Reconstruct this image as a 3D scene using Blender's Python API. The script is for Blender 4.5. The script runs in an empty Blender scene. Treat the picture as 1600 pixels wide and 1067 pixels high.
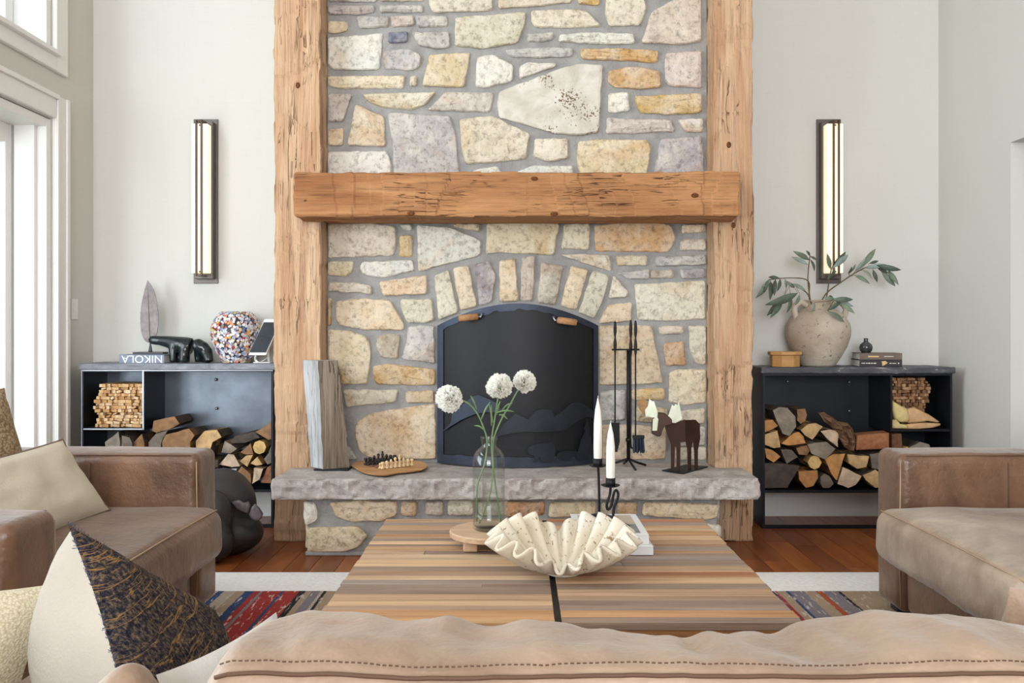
import bpy, bmesh, math, random
from mathutils import Vector, Matrix, noise
R = random.Random(7)
SC = bpy.context.scene
COL = SC.collection
PI = math.pi
# ------------------------------------------------------------------ camera, world, light, exposure
F = 1350.0; VX, VY = 810.0, 516.0; CH = 1.1
cam_d = bpy.data.cameras.new('camera'); cam_d.sensor_width = 36; cam_d.lens = F/1600*36
cam_d.shift_x = -(VX-800)/1600; cam_d.shift_y = (VY-533.5)/1600; cam_d.clip_start = 0.02
cam = bpy.data.objects.new('camera', cam_d); COL.objects.link(cam)
cam.location = (0, 0, CH); cam.rotation_euler = (PI/2, 0, 0); SC.camera = cam
w = bpy.data.worlds.new('world'); SC.world = w; w.use_nodes = True
bg = w.node_tree.nodes['Background']; bg.inputs[0].default_value = (0.80, 0.90, 1.0, 1); bg.inputs[1].default_value = 2.2
SC.view_settings.view_transform = 'Standard'; SC.view_settings.look = 'None'
SC.view_settings.gamma = 1; SC.view_settings.use_curve_mapping = False
SC.view_settings.exposure = 0.14
def area(name, loc, rot, sx, sy, power, col):
    d = bpy.data.lights.new(name, 'AREA'); d.shape = 'RECTANGLE'; d.size = sx; d.size_y = sy
    d.energy = power; d.color = col
    o = bpy.data.objects.new(name, d); COL.objects.link(o); o.location = loc; o.rotation_euler = rot
    return o
# daylight entering at the glazed door and transom on one side; the rear lamp is unseen fill, added for even light
area('daylight_door', (-3.3, 1.95, 1.2), (0, -PI/2, 0), 2.1, 2.2, 108, (0.94, 0.98, 1.0))
area('daylight_transom', (-3.3, 1.95, 3.4), (0, -PI/2, 0), 1.3, 2.2, 75, (0.94, 0.98, 1.0))
area('added_rear_fill', (0.0, -6.8, 2.2), (PI/2, 0, 0), 4.4, 3.2, 480, (0.97, 0.985, 1.0))

# ------------------------------------------------------------------ helpers
def P(px, py, Y): return Vector(((px-VX)*Y/F, Y, CH-(py-VY)*Y/F))
def PX(px, Y): return (px-VX)*Y/F
def PZ(py, Y): return CH-(py-VY)*Y/F
def PG(px, py, z):
    Y = (CH-z)*F/(py-VY); return Vector(((px-VX)*Y/F, Y, z))
def lin(c):
    return tuple(((v/255)/12.92 if v/255 <= .04045 else ((v/255+.055)/1.055)**2.4) for v in c)
def lina(c): return lin(c)+(1,)
MATS = {}
class NT:
    def __init__(s, name):
        s.m = bpy.data.materials.new(name); s.m.use_nodes = True; s.t = s.m.node_tree
        s.b = s.t.nodes['Principled BSDF']; s.o = s.t.nodes['Material Output']; MATS[name] = s.m
    def n(s, typ, **kw):
        nd = s.t.nodes.new(typ)
        for k, v in kw.items(): setattr(nd, k, v)
        return nd
    def l(s, a, b): s.t.links.new(a, b)
def mixc(N, fac, a, b, mode='MIX'):
    m = N.n('ShaderNodeMix', data_type='RGBA', blend_type=mode)
    for sock, v in ((m.inputs[0], fac), (m.inputs[6], a), (m.inputs[7], b)):
        if hasattr(v, 'is_linked'): N.l(v, sock)
        elif isinstance(v, (int, float)): sock.default_value = v
        else: sock.default_value = v
    return m.outputs[2]
def ramp(N, fac, stops, interp='LINEAR'):
    r = N.n('ShaderNodeValToRGB'); cr = r.color_ramp; cr.interpolation = interp
    while len(cr.elements) < len(stops): cr.elements.new(0.5)
    for e, (p, c) in zip(cr.elements, stops):
        e.position = p; e.color = c if len(c) == 4 else tuple(c)+(1,)
    N.l(fac, r.inputs[0]); return r.outputs[0]
def coords(N, scale=(1, 1, 1), rnd=True):
    tc = N.n('ShaderNodeTexCoord'); mp = N.n('ShaderNodeMapping'); mp.inputs['Scale'].default_value = scale
    if rnd:
        oi = N.n('ShaderNodeObjectInfo'); va = N.n('ShaderNodeVectorMath', operation='MULTIPLY_ADD')
        cb = N.n('ShaderNodeCombineXYZ')
        for i in range(3): N.l(oi.outputs['Random'], cb.inputs[i])
        N.l(cb.outputs[0], va.inputs[0]); va.inputs[1].default_value = (13.1, 27.7, 41.3); N.l(tc.outputs['Object'], va.inputs[2])
        N.l(va.outputs[0], mp.inputs[0])
    else: N.l(tc.outputs['Object'], mp.inputs[0])
    return mp.outputs[0]
def noi(N, vec, scale, detail=4, rough=.55, dist=0):
    t = N.n('ShaderNodeTexNoise'); t.inputs['Scale'].default_value = scale; t.inputs['Detail'].default_value = detail
    t.inputs['Roughness'].default_value = rough; t.inputs['Distortion'].default_value = dist
    N.l(vec, t.inputs['Vector']); return t.outputs[0]
def bump(N, h, strength, dist=.01, prev=None):
    b = N.n('ShaderNodeBump'); b.inputs['Strength'].default_value = strength; b.inputs['Distance'].default_value = dist
    N.l(h, b.inputs['Height'])
    if prev is not None: N.l(prev, b.inputs['Normal'])
    N.l(b.outputs[0], N.b.inputs['Normal']); return b.outputs[0]
def plain(name, c, rough=.5, metal=0, spec=.5, var=0, vs=20, bmp=0, bs=60, objc=False):
    N = NT(name); N.b.inputs['Roughness'].default_value = rough; N.b.inputs['Metallic'].default_value = metal
    N.b.inputs['Specular IOR Level'].default_value = spec
    col = None
    if objc:
        oi = N.n('ShaderNodeObjectInfo'); col = oi.outputs['Color']
    v = coords(N)
    nz = noi(N, v, vs)
    lo = ramp(N, nz, [(.3, (1-var,)*3), (.7, (1+var*.3,)*3)])
    N.l(mixc(N, 1.0, col if col is not None else lina(c), lo, 'MULTIPLY'), N.b.inputs['Base Color'])
    if bmp: bump(N, noi(N, v, bs, 5), bmp, .01)
    return N.m
def woodm(name, c1, c2, axis, sc=1.0, rough=.6, objc=False, bmp=.35, streak=.5, grain=(60, 3), crack=0):
    """grain runs along axis"""
    N = NT(name); N.b.inputs['Roughness'].default_value = rough; N.b.inputs['Specular IOR Level'].default_value = .3
    s = [grain[0]*sc]*3; s[axis] = grain[1]*sc
    v = coords(N, tuple(s))
    a = noi(N, v, 1.0, 6, .65, .4)
    s2 = [8*sc]*3; s2[axis] = .9*sc
    v2 = coords(N, tuple(s2)); b = noi(N, v2, 1.0, 3, .5, 1.5)
    base = ramp(N, b, [(.3, lina(c1)), (.7, lina(c2))])
    if objc:
        oi = N.n('ShaderNodeObjectInfo'); base = mixc(N, 1.0, base, oi.outputs['Color'], 'MULTIPLY')
    st = ramp(N, a, [(.30, (1-streak,)*3), (.48, (1, 1, 1)), (.75, (1.08, 1.06, 1.03))])
    col = mixc(N, 1.0, base, st, 'MULTIPLY'); n1 = bump(N, a, bmp, .012)
    if crack:
        s3 = [26*sc]*3; s3[axis] = 1.6*sc
        k = noi(N, coords(N, tuple(s3)), 1.0, 3, .6, .8); lo = ramp(N, k, [(.485, (0, 0, 0)), (.50, (1, 1, 1)), (.515, (0, 0, 0))])
        s4 = [5*sc]*3; s4[axis] = 3*sc
        g = ramp(N, noi(N, coords(N, tuple(s4)), 1.0, 3), [(.50, (0, 0, 0)), (.60, (1, 1, 1))]); m = mixc(N, 1.0, lo, g, 'MULTIPLY')
        col = mixc(N, m, col, mixc(N, 1.0, col, (.40, .33, .28, 1), 'MULTIPLY'))
        iv = N.n('ShaderNodeInvert'); N.l(m, iv.inputs['Color']); bump(N, iv.outputs[0], crack, .012, n1)
    N.l(col, N.b.inputs['Base Color']); return N.m

# ---- mesh helpers
def mk(name, verts, faces, mat, smooth=False, parent=None, color=None):
    me = bpy.data.meshes.new(name); me.from_pydata([tuple(v) for v in verts], [], faces); me.update()
    o = bpy.data.objects.new(name, me); COL.objects.link(o)
    if mat is not None: me.materials.append(MATS[mat] if isinstance(mat, str) else mat)
    if smooth: me.shade_smooth()
    if parent is not None: o.parent = parent
    if color is not None: o.color = lina(color)
    return o
def frombm(name, bm, mat, smooth=False, parent=None, color=None):
    bmesh.ops.recalc_face_normals(bm, faces=bm.faces)
    me = bpy.data.meshes.new(name); bm.to_mesh(me); bm.free()
    o = bpy.data.objects.new(name, me); COL.objects.link(o)
    for m in ([mat] if isinstance(mat, str) else mat): me.materials.append(MATS[m])
    if smooth: me.shade_smooth()
    if parent is not None: o.parent = parent
    if color is not None: o.color = lina(color)
    return o
def bbox(bm, x0, x1, y0, y1, z0, z1, bev=0, seg=2):
    r = bmesh.ops.create_cube(bm, size=1)
    for v in r['verts']:
        v.co = Vector((x0+(v.co.x+.5)*(x1-x0), y0+(v.co.y+.5)*(y1-y0), z0+(v.co.z+.5)*(z1-z0)))
    if bev:
        es = list({e for v in r['verts'] for e in v.link_edges})
        bmesh.ops.bevel(bm, geom=es, offset=bev, segments=seg, affect='EDGES', profile=.5)
def box(name, x0, x1, y0, y1, z0, z1, mat, bev=0, parent=None, color=None, seg=2, smooth=False):
    bm = bmesh.new(); bbox(bm, x0, x1, y0, y1, z0, z1, bev, seg)
    return frombm(name, bm, mat, smooth, parent, color)
def lathe_bm(prof, n=32, c=(0, 0), z=0):
    bm = bmesh.new(); rings = []
    for r, h in prof:
        if r < 1e-5: rings.append([bm.verts.new((c[0], c[1], z+h))])
        else: rings.append([bm.verts.new((c[0]+r*math.cos(2*PI*i/n), c[1]+r*math.sin(2*PI*i/n), z+h)) for i in range(n)])
    for a, b in zip(rings, rings[1:]):
        for i in range(n):
            j = (i+1) % n
            if len(a) == 1 and len(b) == 1: continue
            if len(a) == 1: bm.faces.new((a[0], b[i], b[j]))
            elif len(b) == 1: bm.faces.new((a[i], a[j], b[0]))
            else: bm.faces.new((a[i], a[j], b[j], b[i]))
    return bm
def lathe(name, prof, mat, c=(0, 0), z=0, n=32, smooth=True, parent=None, color=None):
    return frombm(name, lathe_bm(prof, n, c, z), mat, smooth, parent, color)
def catmull(pts, n=6):
    pts = [Vector(p) for p in pts]; out = []
    for i in range(len(pts)-1):
        p0 = pts[max(i-1, 0)]; p1 = pts[i]; p2 = pts[i+1]; p3 = pts[min(i+2, len(pts)-1)]
        for k in range(n):
            t = k/n
            out.append(.5*((2*p1)+(-p0+p2)*t+(2*p0-5*p1+4*p2-p3)*t*t+(-p0+3*p1-3*p2+p3)*t**3))
    out.append(pts[-1]); return out
def tube_bm(bm, pts, rad, n=8, cap=True):
    pts = [Vector(p) for p in pts]; m = len(pts)
    if not isinstance(rad, (list, tuple)): rad = [rad]*m
    T0 = (pts[1]-pts[0]).normalized(); up = Vector((0, 0, 1)) if abs(T0.z) < .9 else Vector((1, 0, 0))
    nrm = T0.cross(up).normalized(); rings = []
    for i in range(m):
        T = (pts[min(i+1, m-1)]-pts[max(i-1, 0)])
        T = T.normalized() if T.length > 1e-9 else T0
        nrm = (nrm-T*nrm.dot(T)); nrm = nrm.normalized() if nrm.length > 1e-6 else T.orthogonal().normalized()
        b = T.cross(nrm)
        rings.append([bm.verts.new(pts[i]+rad[i]*(math.cos(2*PI*k/n)*nrm+math.sin(2*PI*k/n)*b)) for k in range(n)])
    for a, b in zip(rings, rings[1:]):
        for k in range(n): bm.faces.new((a[k], a[(k+1) % n], b[(k+1) % n], b[k]))
    if cap: bm.faces.new(rings[0]); bm.faces.new(rings[-1][::-1])
def tube(name, pts, rad, mat, n=8, parent=None, smooth=True, color=None, curve=0):
    bm = bmesh.new()
    if curve:
        if isinstance(rad, (list, tuple)):
            k = len(pts); r2 = []
            for i in range(k-1):
                for j in range(curve): r2.append(rad[i]+(rad[i+1]-rad[i])*j/curve)
            rad = r2+[rad[-1]]
        pts = catmull(pts, curve)
    tube_bm(bm, pts, rad, n); return frombm(name, bm, mat, smooth, parent, color)
def prism_bm(poly3, off):
    """extrude polygon (3d points) by vector off"""
    bm = bmesh.new(); off = Vector(off)
    a = [bm.verts.new(Vector(p)) for p in poly3]; b = [bm.verts.new(Vector(p)+off) for p in poly3]
    n = len(a); bm.faces.new(a); bm.faces.new(b[::-1])
    for i in range(n): bm.faces.new((a[i], b[i], b[(i+1) % n], a[(i+1) % n]))
    return bm
def prism(name, poly3, off, mat, parent=None, color=None, bev=0, smooth=False):
    bm = prism_bm(poly3, off)
    if bev: bmesh.ops.bevel(bm, geom=list(bm.edges), offset=bev, segments=1, affect='EDGES')
    return frombm(name, bm, mat, smooth, parent, color)
def axl(h, r, n, k):
    c = [h-r+r*math.tan(PI/4*i/k) for i in range(k+1)] if r > 0 else [h]
    inner = [-(h-r)+2*(h-r)*i/n for i in range(n+1)]
    return [-x for x in c[::-1]][:-1]+inner+c[1:]
def rbox_bm(c, h, r, n, k=3, puff=(0, 0, 0), fn=None):
    """rounded, puffed box; fn(p, nrm) -> displaced point"""
    bm = bmesh.new(); L = [axl(h[i], r, n[i], k) for i in range(3)]; D = {}; c = Vector(c)
    def V(p):
        key = tuple(round(x, 5) for x in p)
        if key in D: return D[key]
        q = Vector([max(-(h[i]-r), min(h[i]-r, p[i])) for i in range(3)]); d = Vector(p)-q
        nn = d.normalized() if d.length > 1e-9 else Vector((0, 0, 1))
        res = q+nn*r
        for a in range(3):
            if puff[a]:
                b1, b2 = [x for x in range(3) if x != a]
                f = max(0, 1-(p[b1]/h[b1])**2)*max(0, 1-(p[b2]/h[b2])**2)
                s = res[a]/h[a]; res[a] += puff[a]*f*s
        if fn: res = fn(res, nn)
        D[key] = bm.verts.new(res+c); return D[key]
    for a in range(3):
        b1, b2 = [(1, 2), (2, 0), (0, 1)][a]
        for s in (-1, 1):
            for i in range(len(L[b1])-1):
                for j in range(len(L[b2])-1):
                    q = []
                    for (u, v) in ((i, j), (i+1, j), (i+1, j+1), (i, j+1)):
                        p = [0, 0, 0]; p[a] = s*h[a]; p[b1] = L[b1][u]; p[b2] = L[b2][v]; q.append(V(p))
                    if len(set(q)) == 4: bm.faces.new(q if s > 0 else q[::-1])
    return bm
def rbox(name, x0, x1, y0, y1, z0, z1, r, n, mat, k=3, puff=(0, 0, 0), fn=None, parent=None, color=None, smooth=True):
    c = ((x0+x1)/2, (y0+y1)/2, (z0+z1)/2); h = ((x1-x0)/2, (y1-y0)/2, (z1-z0)/2)
    return frombm(name, rbox_bm(c, h, r, n, k, puff, fn), mat, smooth, parent, color)
def tree(o):
    out = [o]
    for c in COL.objects:
        if c.parent is o: out += tree(c)
    return out
def setp(o, label, cat, group=None, kind=None):
    if label: o['label'] = label
    if cat: o['category'] = cat
    if group: o['group'] = group
    if kind: o['kind'] = kind
KIDS = {}
def thing(name, label, cat, parts, group=None, kind=None, base=None):
    """Empty at the base of the world-space parts, which become its children"""
    objs = list(parts); i = 0
    subs = []
    pset = set(parts)
    for o in COL.objects:
        if o.parent in pset: subs.append(o)
    allo = objs+subs
    if base is None:
        mn = Vector((1e9,)*3); mx = Vector((-1e9,)*3)
        for o in objs:
            for v in o.data.vertices:
                q = o.matrix_basis @ v.co
                for k in range(3): mn[k] = min(mn[k], q[k]); mx[k] = max(mx[k], q[k])
        base = Vector(((mn.x+mx.x)/2, (mn.y+mx.y)/2, mn.z))
    base = Vector(base)
    e = bpy.data.objects.new(name, None); e.empty_display_size = .05; COL.objects.link(e); e.location = base
    setp(e, label, cat, group, kind)
    for o in objs:
        if o.location.length > 1e-9 or o.data.users > 1: o.location = o.location-base
        else:
            o.data.transform(Matrix.Translation(-base))
            for s in subs:
                if s.parent is o: s.data.transform(Matrix.Translation(-base))
        o.parent = e
    return e
def single(o, label, cat, group=None, kind=None):
    vs = [v.co for v in o.data.vertices]
    b = Vector(((min(v.x for v in vs)+max(v.x for v in vs))/2, (min(v.y for v in vs)+max(v.y for v in vs))/2, min(v.z for v in vs)))
    o.data.transform(Matrix.Translation(-b)); o.location = b
    for c in COL.objects:
        if c.parent is o: c.data.transform(Matrix.Translation(-b))
    setp(o, label, cat, group, kind); return o
def struct(o): o['kind'] = 'structure'; return o
def fn3(p, s, seed=0): return noise.noise(Vector((p[0]*s+seed*7.3, p[1]*s+seed*3.1, p[2]*s-seed*5.7)))

# ------------------------------------------------------------------ materials
def wall_mat():
    N = NT('wall_paper'); N.b.inputs['Roughness'].default_value = .85; N.b.inputs['Specular IOR Level'].default_value = .15
    a = noi(N, coords(N, (3, 3, 120), False), 1, 3); b = noi(N, coords(N, (90, 90, 3), False), 1, 3)
    s = N.n('ShaderNodeMath', operation='ADD'); N.l(a, s.inputs[0]); N.l(b, s.inputs[1])
    N.l(ramp(N, s.outputs[0], [(.3, lina((202, 201, 197))), (.9, lina((211, 210, 205)))]), N.b.inputs['Base Color'])
    bump(N, s.outputs[0], .08, .003)
wall_mat()
plain('white_paint', (236, 236, 234), .45, var=.02)
plain('ceiling_paint', (235, 232, 226), .9)
def stone_mat():
    N = NT('stone'); N.b.inputs['Roughness'].default_value = .85; N.b.inputs['Specular IOR Level'].default_value = .25
    oi = N.n('ShaderNodeObjectInfo'); v = coords(N)
    a = noi(N, v, 9, 6, .6, .3); b = noi(N, v, 38, 5, .7); c = noi(N, v, 3.2, 3, .5, 1.0)
    base = mixc(N, ramp(N, a, [(.38, (0, 0, 0)), (.68, (1, 1, 1))]), oi.outputs['Color'], mixc(N, .5, oi.outputs['Color'], lina((232, 224, 210))))
    rust = ramp(N, c, [(.56, (0, 0, 0)), (.72, (.5, .5, .5))])
    base = mixc(N, rust, base, mixc(N, 1.0, oi.outputs['Color'], lina((236, 196, 150)), 'MULTIPLY'))
    base = mixc(N, 1.0, base, ramp(N, b, [(.32, (.55, .53, .51)), (.50, (1, 1, 1)), (.8, (1.08, 1.07, 1.05))]), 'MULTIPLY')
    N.l(base, N.b.inputs['Base Color'])
    n1 = bump(N, a, .8, .03); bump(N, b, .7, .01, n1)
    # pitted variant
    M2 = NT('stone_pitted'); M2.b.inputs['Roughness'].default_value = .85
    v = coords(M2); a = noi(M2, v, 9, 6, .6, .3); p = noi(M2, v, 85, 3, .5); q = noi(M2, v, 5, 2)
    mx = M2.n('ShaderNodeMath', operation='MULTIPLY'); M2.l(p, mx.inputs[0]); M2.l(q, mx.inputs[1])
    base = ramp(M2, a, [(.35, lina((186, 179, 165))), (.65, lina((212, 207, 197)))])
    base = mixc(M2, ramp(M2, mx.outputs[0], [(.33, (0, 0, 0)), (.36, (1, 1, 1))]), base, lina((120, 98, 80)))
    M2.l(base, M2.b.inputs['Base Color']); bump(M2, a, .5, .02)
stone_mat()
plain('mortar', (158, 156, 154), .95, var=.22, vs=14, bmp=.6, bs=90, spec=.1)
def slab_mat():
    N = NT('hearth_stone'); N.b.inputs['Roughness'].default_value = .8; N.b.inputs['Specular IOR Level'].default_value = .3
    v = coords(N); a = noi(N, v, 7, 6, .6, .4); b = noi(N, v, 45, 4, .7)
    c = ramp(N, a, [(.3, lina((156, 146, 140))), (.5, lina((180, 171, 166))), (.7, lina((196, 189, 184)))])
    N.l(mixc(N, 1.0, c, ramp(N, b, [(.3, (.72, .72, .72)), (.6, (1.04, 1.04, 1.04))]), 'MULTIPLY'), N.b.inputs['Base Color'])
    n1 = bump(N, a, .5, .025); bump(N, b, .45, .006, n1)
slab_mat()
woodm('post_wood', (182, 140, 108), (212, 180, 148), 2, 1.0, .8, bmp=.9, streak=.36, grain=(75, 2.4), crack=.9)
woodm('mantel_wood', (146, 96, 60), (188, 138, 94), 0, 1.0, .7, bmp=.9, streak=.42, grain=(75, 2.4), crack=.9)
woodm('table_wood', (255, 255, 255), (222, 212, 204), 0, 1.0, .6, objc=True, bmp=.45, streak=.42, grain=(85, 2.0))
woodm('floor_wood', (255, 255, 255), (205, 190, 178), 1, 1.0, .28, objc=True, bmp=.05, streak=.3, grain=(45, 3))
woodm('grey_wood', (164, 162, 162), (206, 206, 208), 2, 1.0, .85, bmp=.9, streak=.5, grain=(70, 2.5), objc=True)
woodm('brown_grey_wood', (118, 104, 90), (162, 148, 132), 2, 1.0, .85, bmp=.9, streak=.5, grain=(70, 2.5), crack=.8)
woodm('log_wood', (255, 250, 240), (215, 195, 170), 1, 1.2, .8, objc=True, bmp=.6, streak=.4)
woodm('kindling_wood', (255, 252, 246), (225, 205, 180), 1, 1.2, .75, objc=True, bmp=.2, streak=.25)
plain('log_end', (255, 255, 255), .85, var=.4, vs=22, bmp=.35, bs=70, objc=True)
plain('bark', (92, 78, 66), .95, var=.55, vs=26, bmp=1.0, bs=60)
woodm('riser_wood', (190, 158, 128), (212, 184, 156), 0, 1.0, .6, bmp=.2, streak=.3)
woodm('box_wood', (186, 138, 84), (206, 160, 104), 0, 1.0, .45, bmp=.05, streak=.15)
woodm('board_wood', (176, 122, 76), (214, 166, 116), 0, 1.0, .45, bmp=.1, streak=.35)
plain('black_steel', (38, 40, 46), .42, .6, var=.25, vs=6, bmp=.04, bs=20)
plain('blue_steel', (112, 118, 128), .36, .8, var=.35, vs=5, bmp=.04, bs=20)
plain('steel_edge', (150, 152, 158), .35, .8)
plain('black_iron', (30, 30, 33), .5, .5, var=.2, vs=40, bmp=.15, bs=120)
plain('screen_iron', (58, 65, 80), .48, .55, var=.3, vs=8, bmp=.12, bs=60)
plain('screen_relief', (44, 47, 56), .5, .5, var=.3, vs=12, bmp=.12, bs=60)
def screen_mesh():
    N = NT('screen_mesh'); N.b.inputs['Base Color'].default_value = lina((12, 14, 21)); N.b.inputs['Roughness'].default_value = .55
    tr = N.n('ShaderNodeBsdfTransparent'); mx = N.n('ShaderNodeMixShader'); mx.inputs[0].default_value = .78
    N.l(tr.outputs[0], mx.inputs[1]); N.l(N.b.outputs[0], mx.inputs[2]); N.l(mx.outputs[0], N.o.inputs[0])
screen_mesh()
plain('soot', (30, 28, 27), .95, var=.4, vs=10, bmp=.3)
plain('firebrick', (78, 70, 62), .95, var=.3, vs=14, bmp=.4)
plain('ash', (150, 145, 140), .95, var=.4, vs=30, bmp=.5)
def slate():
    N = NT('slate_top'); N.b.inputs['Roughness'].default_value = .5
    v = coords(N, (1, 1, 3)); a = noi(N, v, 6, 6, .65, 1.2)
    N.l(ramp(N, a, [(.35, lina((92, 96, 106))), (.55, lina((128, 132, 142))), (.72, lina((160, 163, 172)))]), N.b.inputs['Base Color'])
    bump(N, a, .3, .01)
    N = NT('slate_dark'); N.b.inputs['Roughness'].default_value = .5
    v = coords(N, (1, 1, 3)); a = noi(N, v, 7, 6, .65, 1.2)
    N.l(ramp(N, a, [(.4, lina((62, 62, 68))), (.6, lina((84, 84, 90))), (.74, lina((196, 190, 184)))]), N.b.inputs['Base Color'])
    bump(N, a, .4, .01)
slate()
def leather(name, c_dark, c_light, rough, sc=3.0):
    N = NT(name); N.b.inputs['Roughness'].default_value = rough; N.b.inputs['Specular IOR Level'].default_value = .6; N.b.inputs['Sheen Weight'].default_value = .25; N.b.inputs['Sheen Roughness'].default_value = .4
    v = coords(N); a = noi(N, v, sc, 5, .6, .6); b = noi(N, v, 160, 3, .6); c = noi(N, coords(N, (1, 1, 1)), 14, 4, .65)
    base = ramp(N, a, [(.32, lina(c_dark)), (.68, lina(c_light))])
    base = mixc(N, 1.0, base, ramp(N, c, [(.3, (.84, .82, .80)), (.6, (1.03, 1.03, 1.03))]), 'MULTIPLY')
    N.l(base, N.b.inputs['Base Color'])
    rr = N.n('ShaderNodeMapRange'); rr.inputs['To Min'].default_value = rough-.1; rr.inputs['To Max'].default_value = rough+.15
    N.l(c, rr.inputs[0]); N.l(rr.outputs[0], N.b.inputs['Roughness'])
    n1 = bump(N, c, .3, .02); bump(N, b, .12, .003, n1)
leather('chair_leather', (92, 64, 47), (138, 104, 80), .36)
leather('pale_lit_leather', (120, 92, 72), (192, 174, 154), .4, 2.2)  # paler copy of the chair leather; window light is put into the colour
leather('sofa_leather', (140, 114, 93), (180, 156, 134), .46)
plain('stitch', (178, 150, 122), .7)
plain('seam_dark', (92, 66, 48), .7)
plain('cream_cotton', (182, 175, 164), .95, var=.06, vs=8, bmp=.25, bs=220, spec=.1)
plain('white_cotton', (222, 220, 217), .95, var=.05, vs=6, bmp=.25, bs=240, spec=.1)
plain('cream_linen', (220, 210, 192), .95, var=.08, vs=8, bmp=.3, bs=200, spec=.1)
plain('piping_brown', (120, 100, 86), .8)
def knit(name, c1, c2, s):
    N = NT(name); N.b.inputs['Roughness'].default_value = .95; N.b.inputs['Specular IOR Level'].default_value = .1
    v = coords(N, (s, s, s*1.6), False)
    t = N.n('ShaderNodeTexVoronoi'); t.inputs['Scale'].default_value = 1; N.l(v, t.inputs['Vector'])
    N.l(ramp(N, t.outputs['Distance'], [(.1, lina(c1)), (.75, lina(c2))]), N.b.inputs['Base Color'])
    inv = N.n('ShaderNodeMath', operation='SUBTRACT'); inv.inputs[0].default_value = 1; N.l(t.outputs['Distance'], inv.inputs[1])
    bump(N, inv.outputs[0], .35, .004)
knit('knit_tan', (204, 184, 156), (138, 112, 84), 85)
knit('knit_cream', (224, 216, 194), (196, 184, 156), 230)
def blue_knit():
    N = NT('blue_knit'); N.b.inputs['Roughness'].default_value = .95; N.b.inputs['Specular IOR Level'].default_value = .1
    v = coords(N, (5, 5, 130), False); a = noi(N, v, 1, 3, .6, .35); v2 = coords(N, (1, 1, 1), False); b = noi(N, v2, 150, 4, .75)
    base = ramp(N, b, [(.34, lina((30, 29, 36))), (.47, lina((58, 57, 72))), (.55, lina((104, 90, 76))), (.68, lina((160, 136, 108)))])
    gold = ramp(N, a, [(.550, (0, 0, 0)), (.562, (1, 1, 1)), (.575, (1, 1, 1)), (.587, (0, 0, 0))])
    N.l(mixc(N, gold, base, lina((186, 142, 88))), N.b.inputs['Base Color']); bump(N, b, 1.0, .012)
blue_knit()
plain('fringe_blue', (84, 90, 116), .95, var=.5, vs=60)
def rugs():
    N = NT('cream_rug'); N.b.inputs['Roughness'].default_value = 1; N.b.inputs['Specular IOR Level'].default_value = .05
    v = coords(N, (1, 1, 1), False); a = noi(N, v, 60, 4)
    N.l(ramp(N, a, [(.3, lina((238, 236, 232))), (.7, lina((250, 249, 247)))]), N.b.inputs['Base Color']); bump(N, a, .5, .008)
    N = NT('kilim'); N.b.inputs['Roughness'].default_value = 1; N.b.inputs['Specular IOR Level'].default_value = .05
    tc = N.n('ShaderNodeTexCoord'); sp = N.n('ShaderNodeSeparateXYZ'); N.l(tc.outputs['Object'], sp.inputs[0])
    wob = noi(N, coords(N, (10, 50, 1), False), 1, 2)
    m = N.n('ShaderNodeMath', operation='MULTIPLY_ADD'); N.l(wob, m.inputs[0]); m.inputs[1].default_value = .012; N.l(sp.outputs[0], m.inputs[2])
    mr = N.n('ShaderNodeMapRange'); mr.inputs[1].default_value = -1.6; mr.inputs[2].default_value = 1.6
    N.l(m.outputs[0], mr.inputs[0])
    tan, cream, blue, red, blk, vio, org, olive = (176, 154, 132), (186, 172, 158), (64, 82, 122), (168, 66, 64), (56, 54, 58), (138, 130, 138), (176, 92, 62), (108, 96, 72)
    seg = [(-1.6, olive), (-1.30, cream), (-1.24, blue), (-1.21, cream), (-1.165, tan), (-1.12, blue), (-1.09, red), (-1.06, vio), (-1.048, red), (-.972, blue), (-.96, red),
           (-.905, blk), (-.87, tan), (-.855, vio), (-.815, cream), (-.80, blk), (-.79, tan)]
    seg2 = [(.70, tan), (.86, vio), (.93, tan), (1.0, vio), (1.03, blue), (1.06, red), (1.075, tan), (1.11, blue), (1.13, vio), (1.19, tan), (1.24, org), (1.26, vio), (1.32, blk), (1.34, tan)]
    allseg = [(max(0, (x+1.6-.006)/3.2), lina(c)) for x, c in seg+seg2]
    c = ramp(N, mr.outputs[0], allseg, 'CONSTANT')
    n2 = noi(N, coords(N, (55, 9, 1), False), 1, 3, .7)
    c = mixc(N, ramp(N, n2, [(.58, (0, 0, 0)), (.64, (.8, .8, .8))]), c, lina((226, 214, 200)))
    a = noi(N, coords(N, (120, 300, 1), False), 1, 2)
    c = mixc(N, 1.0, c, ramp(N, a, [(.3, (.78,)*3), (.7, (1.05,)*3)]), 'MULTIPLY')
    N.l(c, N.b.inputs['Base Color']); bump(N, a, .5, .005)
rugs()
def thin_glass(name, tint, ior=1.45, rough=.02):
    N = NT(name); N.t.nodes.remove(N.b)
    tr = N.n('ShaderNodeBsdfTransparent'); tr.inputs[0].default_value = tint
    gl = N.n('ShaderNodeBsdfGlossy'); gl.inputs['Roughness'].default_value = rough
    lw = N.n('ShaderNodeLayerWeight'); lw.inputs[0].default_value = .5; pw = N.n('ShaderNodeMath', operation='POWER'); N.l(lw.outputs['Facing'], pw.inputs[0]); pw.inputs[1].default_value = 4.5
    ma = N.n('ShaderNodeMath', operation='MULTIPLY_ADD'); N.l(pw.outputs[0], ma.inputs[0]); ma.inputs[1].default_value = .55; ma.inputs[2].default_value = .035; mx = N.n('ShaderNodeMixShader')
    N.l(ma.outputs[0], mx.inputs[0]); N.l(tr.outputs[0], mx.inputs[1]); N.l(gl.outputs[0], mx.inputs[2]); N.l(mx.outputs[0], N.o.inputs[0])
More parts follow.
